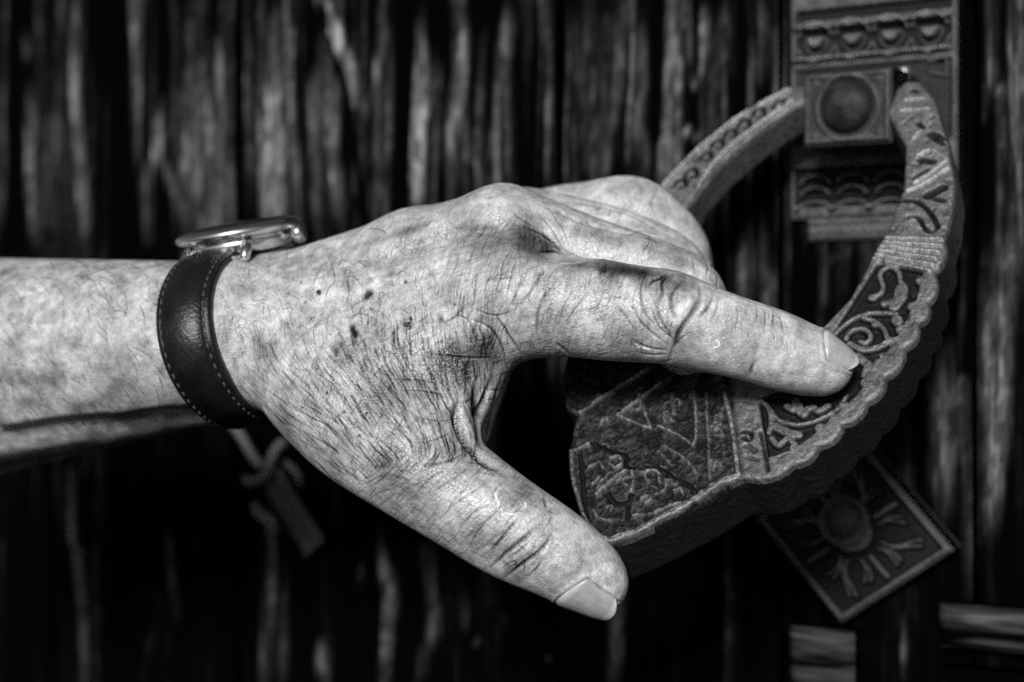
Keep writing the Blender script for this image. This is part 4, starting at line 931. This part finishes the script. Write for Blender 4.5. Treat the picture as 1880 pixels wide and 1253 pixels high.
# ------------------------------------------------------------------ skin and nail materials
sk_m = NT('skin')
tn = sk_m.attr('tone'); vec = sk_m.coord()
mott = sk_m.noise(vec, 110, 4, .65); mot2 = sk_m.noise(vec, 420, 3, .6); pores = sk_m.noise(vec, 1700, 2, .6); cell = sk_m.voro(vec, 720)
c = sk_m.math('ADD', 1.0, tn)
c = sk_m.math('MULTIPLY', c, sk_m.rng(mott, .28, .72, .66, 1.22)); c = sk_m.math('MULTIPLY', c, sk_m.rng(mot2, .28, .72, .80, 1.16)); c = sk_m.math('MULTIPLY', c, sk_m.rng(pores, .3, .7, .88, 1.08))
c = sk_m.math('POWER', sk_m.math('MAXIMUM', c, .06), 1.65)
sk_m.base(sk_m.math('MULTIPLY', c, .41))
sk_m.set(Roughness=sk_m.rng(mot2, .3, .7, .32, .50), Specular_IOR_Level=.5)
hsum = sk_m.math('ADD', sk_m.math('MULTIPLY', sk_m.math('MINIMUM', cell, .12), 4.0), sk_m.math('MULTIPLY', pores, .6))
sk_m.bump(hsum, .00016, .7)
M_skin = sk_m.m
nl = NT('fingernail'); nl.base(nl.math('MULTIPLY', nl.math('ADD', 1.0, nl.attr('tone')), nl.rng(nl.noise(nl.coord(), 500, 3), .3, .7, .29, .38)))
nl.set(Roughness=.30, Specular_IOR_Level=.5, Coat_Weight=.15); M_nail = nl.m

person = thing('person', 'left hand and forearm with dark hairs, index finger and thumb gripping the iron knocker', 'person', P(600, 640, 48))
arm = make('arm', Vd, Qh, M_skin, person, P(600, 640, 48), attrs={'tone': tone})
for V_, F_, a_, o_, lab in nail_meshes:
    ob = make('fingernail', V_, F_, M_nail, arm, o_, attrs={'tone': a_}); ob['label'] = 'thumbnail with a pale grown edge' if lab == 'thumb' else 'short nail of the index finger'

# hairs: thin bent tubes rooted in the skin
hv, hf = [], []
def hair(pts3, r):
    V_, F_ = tube(pts3, np.linspace(r, r * .35, len(pts3)), 4, cap=False)
    o = sum(len(x) for x in hv); hv.append(np.array(V_)); hf.extend([tuple(i + o for i in f) for f in F_])
def hair_px(pts, r=.006, lift=.05):
    c = spline(pts, 5) if len(pts) > 2 else np.array(pts, float); p = onskin(c)
    g = sgrad(p); t = np.linspace(0, 1, len(p)); hair(p + g * (-.02 + lift * np.sin(np.minimum(t * 2.2, math.pi * .8)))[:, None], r)
for pts in [((1190, 90), (1240, 140), (1285, 230)), ((1310, 160), (1335, 90), (1410, 160)), ((1240, 130), (1290, 170), (1330, 185)), ((830, 118), (960, 130), (1040, 220), (1085, 270)), ((860, 240), (880, 200), (935, 220)), ((735, 405), (765, 350), (800, 370), (855, 440)), ((740, 390), (800, 385), (858, 440)), ((575, 455), (600, 380), (640, 320)), ((640, 510), (680, 430), (735, 405)), ((1030, 410), (1060, 360), (1100, 365)), ((710, 340), (740, 295), (800, 300)), ((830, 300), (870, 300), (900, 335)), ((870, 370), (910, 410), (930, 450)), ((940, 555), (950, 470), (1008, 500)), ((800, 595), (800, 545), (860, 512)), ((785, 640), (800, 605), (860, 588), (970, 645)), ((385, 570), (430, 635), (490, 650)), ((555, 640), (580, 610), (630, 628)), ((580, 670), (590, 740), (605, 820)), ((435, 470), (500, 510), (520, 580)), ((360, 450), (400, 510), (425, 590)), ((410, 560), (465, 555), (460, 600)), ((280, 700), (295, 790), (292, 830)), ((630, 940), (680, 990), (655, 1060)), ((510, 1105), (540, 1090), (535, 1060)), ((290, 525), (330, 540), (350, 610)), ((1190, 550), (1180, 510), (1200, 500)), ((1200, 340), (1215, 340), (1220, 358)), ((1065, 560), (1110, 590), (1118, 620)), ((690, 440), (700, 380), (665, 270)), ((790, 490), (770, 420), (790, 340)), ((1195, 290), (1200, 230), (1240, 190)), ((765, 520), (780, 450), (770, 400)), ((575, 520), (565, 510), (580, 485))]:
    hair_px(z8(*pts), .0075, .06)
for pts in [z6((590, 445), (592, 480), (588, 510)), z6((605, 560), (610, 535), (640, 518)), z6((545, 668), (580, 650), (605, 622)), z6((660, 605), (680, 612), (702, 600)), z6((720, 330), (780, 310), (850, 325)), z6((785, 405), (815, 370), (820, 320)), z6((800, 340), (840, 350), (855, 370))]: hair_px(pts, .0075, .05)
n = 0
while n < 210:
    u = rg.uniform(400, 900); v = rg.uniform(425, 800)
    if depth_at(u, v) > 51 or rg.random() > (1.0 if v < 640 else .45) * (1 if u < 800 else .35): continue
    a = math.radians(rg.normal(70 if v < 620 else 45, 24)); L_ = rg.uniform(14, 46); bnd = rg.normal(.35, .5)
    pts = [(u, v)]
    for k in range(3): aa = a + bnd * k / 2; pts.append((pts[-1][0] + L_ / 3 * math.cos(aa), pts[-1][1] + L_ / 3 * math.sin(aa)))
    if max(depth_at(*p) for p in pts) > 90: continue
    hair_px(pts, rg.uniform(.003, .0062), rg.uniform(.01, .05)); n += 1
n = 0
while n < 170:
    u = rg.uniform(-50, 290); v = rg.uniform(470, 780)
    if depth_at(u, v) > 60: continue
    a = math.radians(rg.normal(35, 22)); L_ = rg.uniform(20, 70); pts = [(u, v)]
    for k in range(3): aa = a + .25 * k; pts.append((pts[-1][0] + L_ / 3 * math.cos(aa), pts[-1][1] + L_ / 3 * math.sin(aa)))
    if max(depth_at(*p) for p in pts) > 90: continue
    hair_px(pts, rg.uniform(.005, .009), rg.uniform(.02, .10)); n += 1
hm = NT('dark_hair'); hm.base(.02); hm.set(Roughness=.45)
ho = make('arm_hair', np.concatenate(hv), hf, hm.m, arm, P(600, 600, 48)); ho['kind'] = 'stuff'

# ------------------------------------------------------------------ wristwatch
WA = unit([-.90, .31, -.20]); WC = P(447, 622, 49.7)
WU = unit(ZUP - WA * WA[2]); WN = np.cross(WU, WA)
if WN[1] > 0: WN = -WN
watch = thing('wristwatch', 'steel wristwatch on a dark stitched leather strap round the wrist', 'watch', WC + WU * 2.4)
lm = NT('dark_leather'); lv = lm.coord(); ln = lm.noise(lv, 900, 4, .6); l2 = lm.noise(lv, 90, 3)
lm.base(lm.math('MULTIPLY', lm.rng(ln, .3, .7, .7, 1.2), lm.rng(l2, .3, .7, .003, .010))); lm.set(Roughness=lm.rng(l2, .3, .7, .28, .42), Specular_IOR_Level=.35); lm.bump(ln, .0004, .6); M_leather = lm.m
M_steel = steel('polished_steel', .8, .2); M_dark = NT('dark_crystal'); M_dark.base(.01); M_dark.set(Roughness=.05); M_dark = M_dark.m
NA = 120; HWs = .80
ang = np.linspace(0, 2 * math.pi, NA, endpoint=False)
prof = [(-HWs, 0), (-HWs, .11), (-HWs + .05, .15), (-HWs + .14, .155), (-HWs + .17, .14), (-HWs + .2, .17), (-.45, .235), (0, .25), (.45, .235), (HWs - .2, .17), (HWs - .17, .14), (HWs - .14, .155), (HWs - .05, .15), (HWs, .11), (HWs, 0)]
def wrad(s_):
    d = np.cos(ang)[:, None] * WU + np.sin(ang)[:, None] * WN; o = np.broadcast_to(WC + WA * s_, d.shape)
    r = march(o, d, .5); k = np.fft.rfft(r); k[14:] = 0; return np.fft.irfft(k, NA), d
rad_cache = {}
Vs = []
for s_, hgt_ in prof:
    r, d = wrad(s_); r0, _ = wrad(0.0); r = np.maximum(r, 0) * .75 + r0 * .25
    Vs.append(WC + WA * s_ + d * (r + hgt_ + .015 - .05 * (hgt_ == 0))[:, None])
Vs = np.array(Vs); npf = len(prof); ii = np.arange(npf * NA).reshape(npf, NA)
q = np.stack([ii[:-1], ii[1:], np.roll(ii, -1, 1)[1:], np.roll(ii, -1, 1)[:-1]], -1).reshape(-1, 4)
ql = np.stack([ii[-1], ii[0], np.roll(ii[0], -1), np.roll(ii[-1], -1)], -1)
Vs_ = Vs.reshape(-1, 3); fq = np.vstack([q, ql])
nrm = vert_normals(Vs_, fq)
if np.mean(np.einsum('ij,ij->i', nrm, unit(Vs_ - WC))) < 0: fq = fq[:, ::-1]
strap = make('strap', Vs_, fq, M_leather, watch, WC)
stm = NT('strap_thread'); stm.base(.04); stm.set(Roughness=.7); stv = []; stf = []
for s_ in (-HWs + .17, HWs - .17):
    r, d = wrad(s_); r0, _ = wrad(0.0); r = r * .75 + r0 * .25
    ring_ = WC + WA * s_ + d * (r + .175)[:, None]
    dense_ = np.array([ring_[(i // 4) % NA] * (1 - (i % 4) / 4) + ring_[(i // 4 + 1) % NA] * (i % 4) / 4 for i in range(NA * 4)])
    for k in range(0, NA * 4, 7):
        seg = dense_[[k, (k + 2) % (NA * 4), (k + 4) % (NA * 4)]] + np.array([0, 0, 0]); V_, F_ = tube(seg, [.028, .036, .028], 5); o = sum(len(x) for x in stv); stv.append(np.array(V_)); stf += [tuple(i + o for i in f) for f in F_]
so = make('stitching', np.concatenate(stv), stf, stm.m, strap, WC); so['kind'] = 'stuff'
# case: a turned body, its axis along the back of the wrist's normal
CN = unit([-.17, -.10, .98]); CA = unit(-WA - CN * (-WA @ CN)); CB = np.cross(CN, CA)
r_top = march(WC[None, :], WU[None, :], .5)[0]
CC = P(442, 446, 50.3)
def lathe(prof_, seg=64, c=None):
    vs, fs = [], []
    for r, z in prof_:
        for k in range(seg):
            a = 2 * math.pi * k / seg; vs.append((CC if c is None else c) + CN * z + r * (math.cos(a) * CA + math.sin(a) * CB))
    n_ = len(prof_)
    for i in range(n_ - 1):
        for k in range(seg): fs.append((i * seg + k, i * seg + (k + 1) % seg, (i + 1) * seg + (k + 1) % seg, (i + 1) * seg + k))
    fs.append(tuple(range(seg))[::-1]); fs.append(tuple((n_ - 1) * seg + k for k in range(seg)))
    return vs, fs
V_, F_ = lathe([(1.35, -.30), (1.5, -.28), (1.60, -.20), (1.64, -.02), (1.60, .14), (1.52, .17)]); case = make('case', V_, F_, M_steel, watch, CC)
V_, F_ = lathe([(1.56, .16), (1.76, .17), (1.85, .23), (1.88, .31), (1.85, .40), (1.76, .48), (1.60, .53), (1.52, .52), (1.5, .47)]); make('bezel', V_, F_, M_steel, watch, CC)
V_, F_ = lathe([(1.49, .40), (1.49, .54), (1.44, .58), (.8, .62), (.01, .64)]); make('crystal', V_, F_, M_dark, watch, CC)
for k, (sa, sb_) in enumerate([(1, 1), (1, -1), (-1, 1), (-1, -1)]):
    b0_ = CC + CA * sa * .92 + CB * sb_ * 1.25; b1_ = CC + CA * sa * 1.0 + CB * sb_ * 1.95 - CN * .42
    V_, F_ = tube([b0_, (b0_ + b1_) / 2 + CN * .12, b1_, b1_ + (b1_ - b0_) * .05], [.16, .17, .14, .06], 8); make('lug', V_, F_, M_steel, case, b0_)
cw = CC + CA * 1.62
V_, F_ = tube([cw, cw + CA * .1, cw + CA * .12, cw + CA * .4, cw + CA * .45], [.12, .12, .29, .29, .2], 18); make('crown', V_, F_, M_steel, case, cw)
for sb_ in (1, -1):
    e_ = CC + CB * sb_ * 1.85 - CN * .36; V_, F_ = tube([e_ - CA * 1.05, e_ + CA * 1.05], .07, 8); make('spring_bar', V_, F_, M_steel, case, e_)
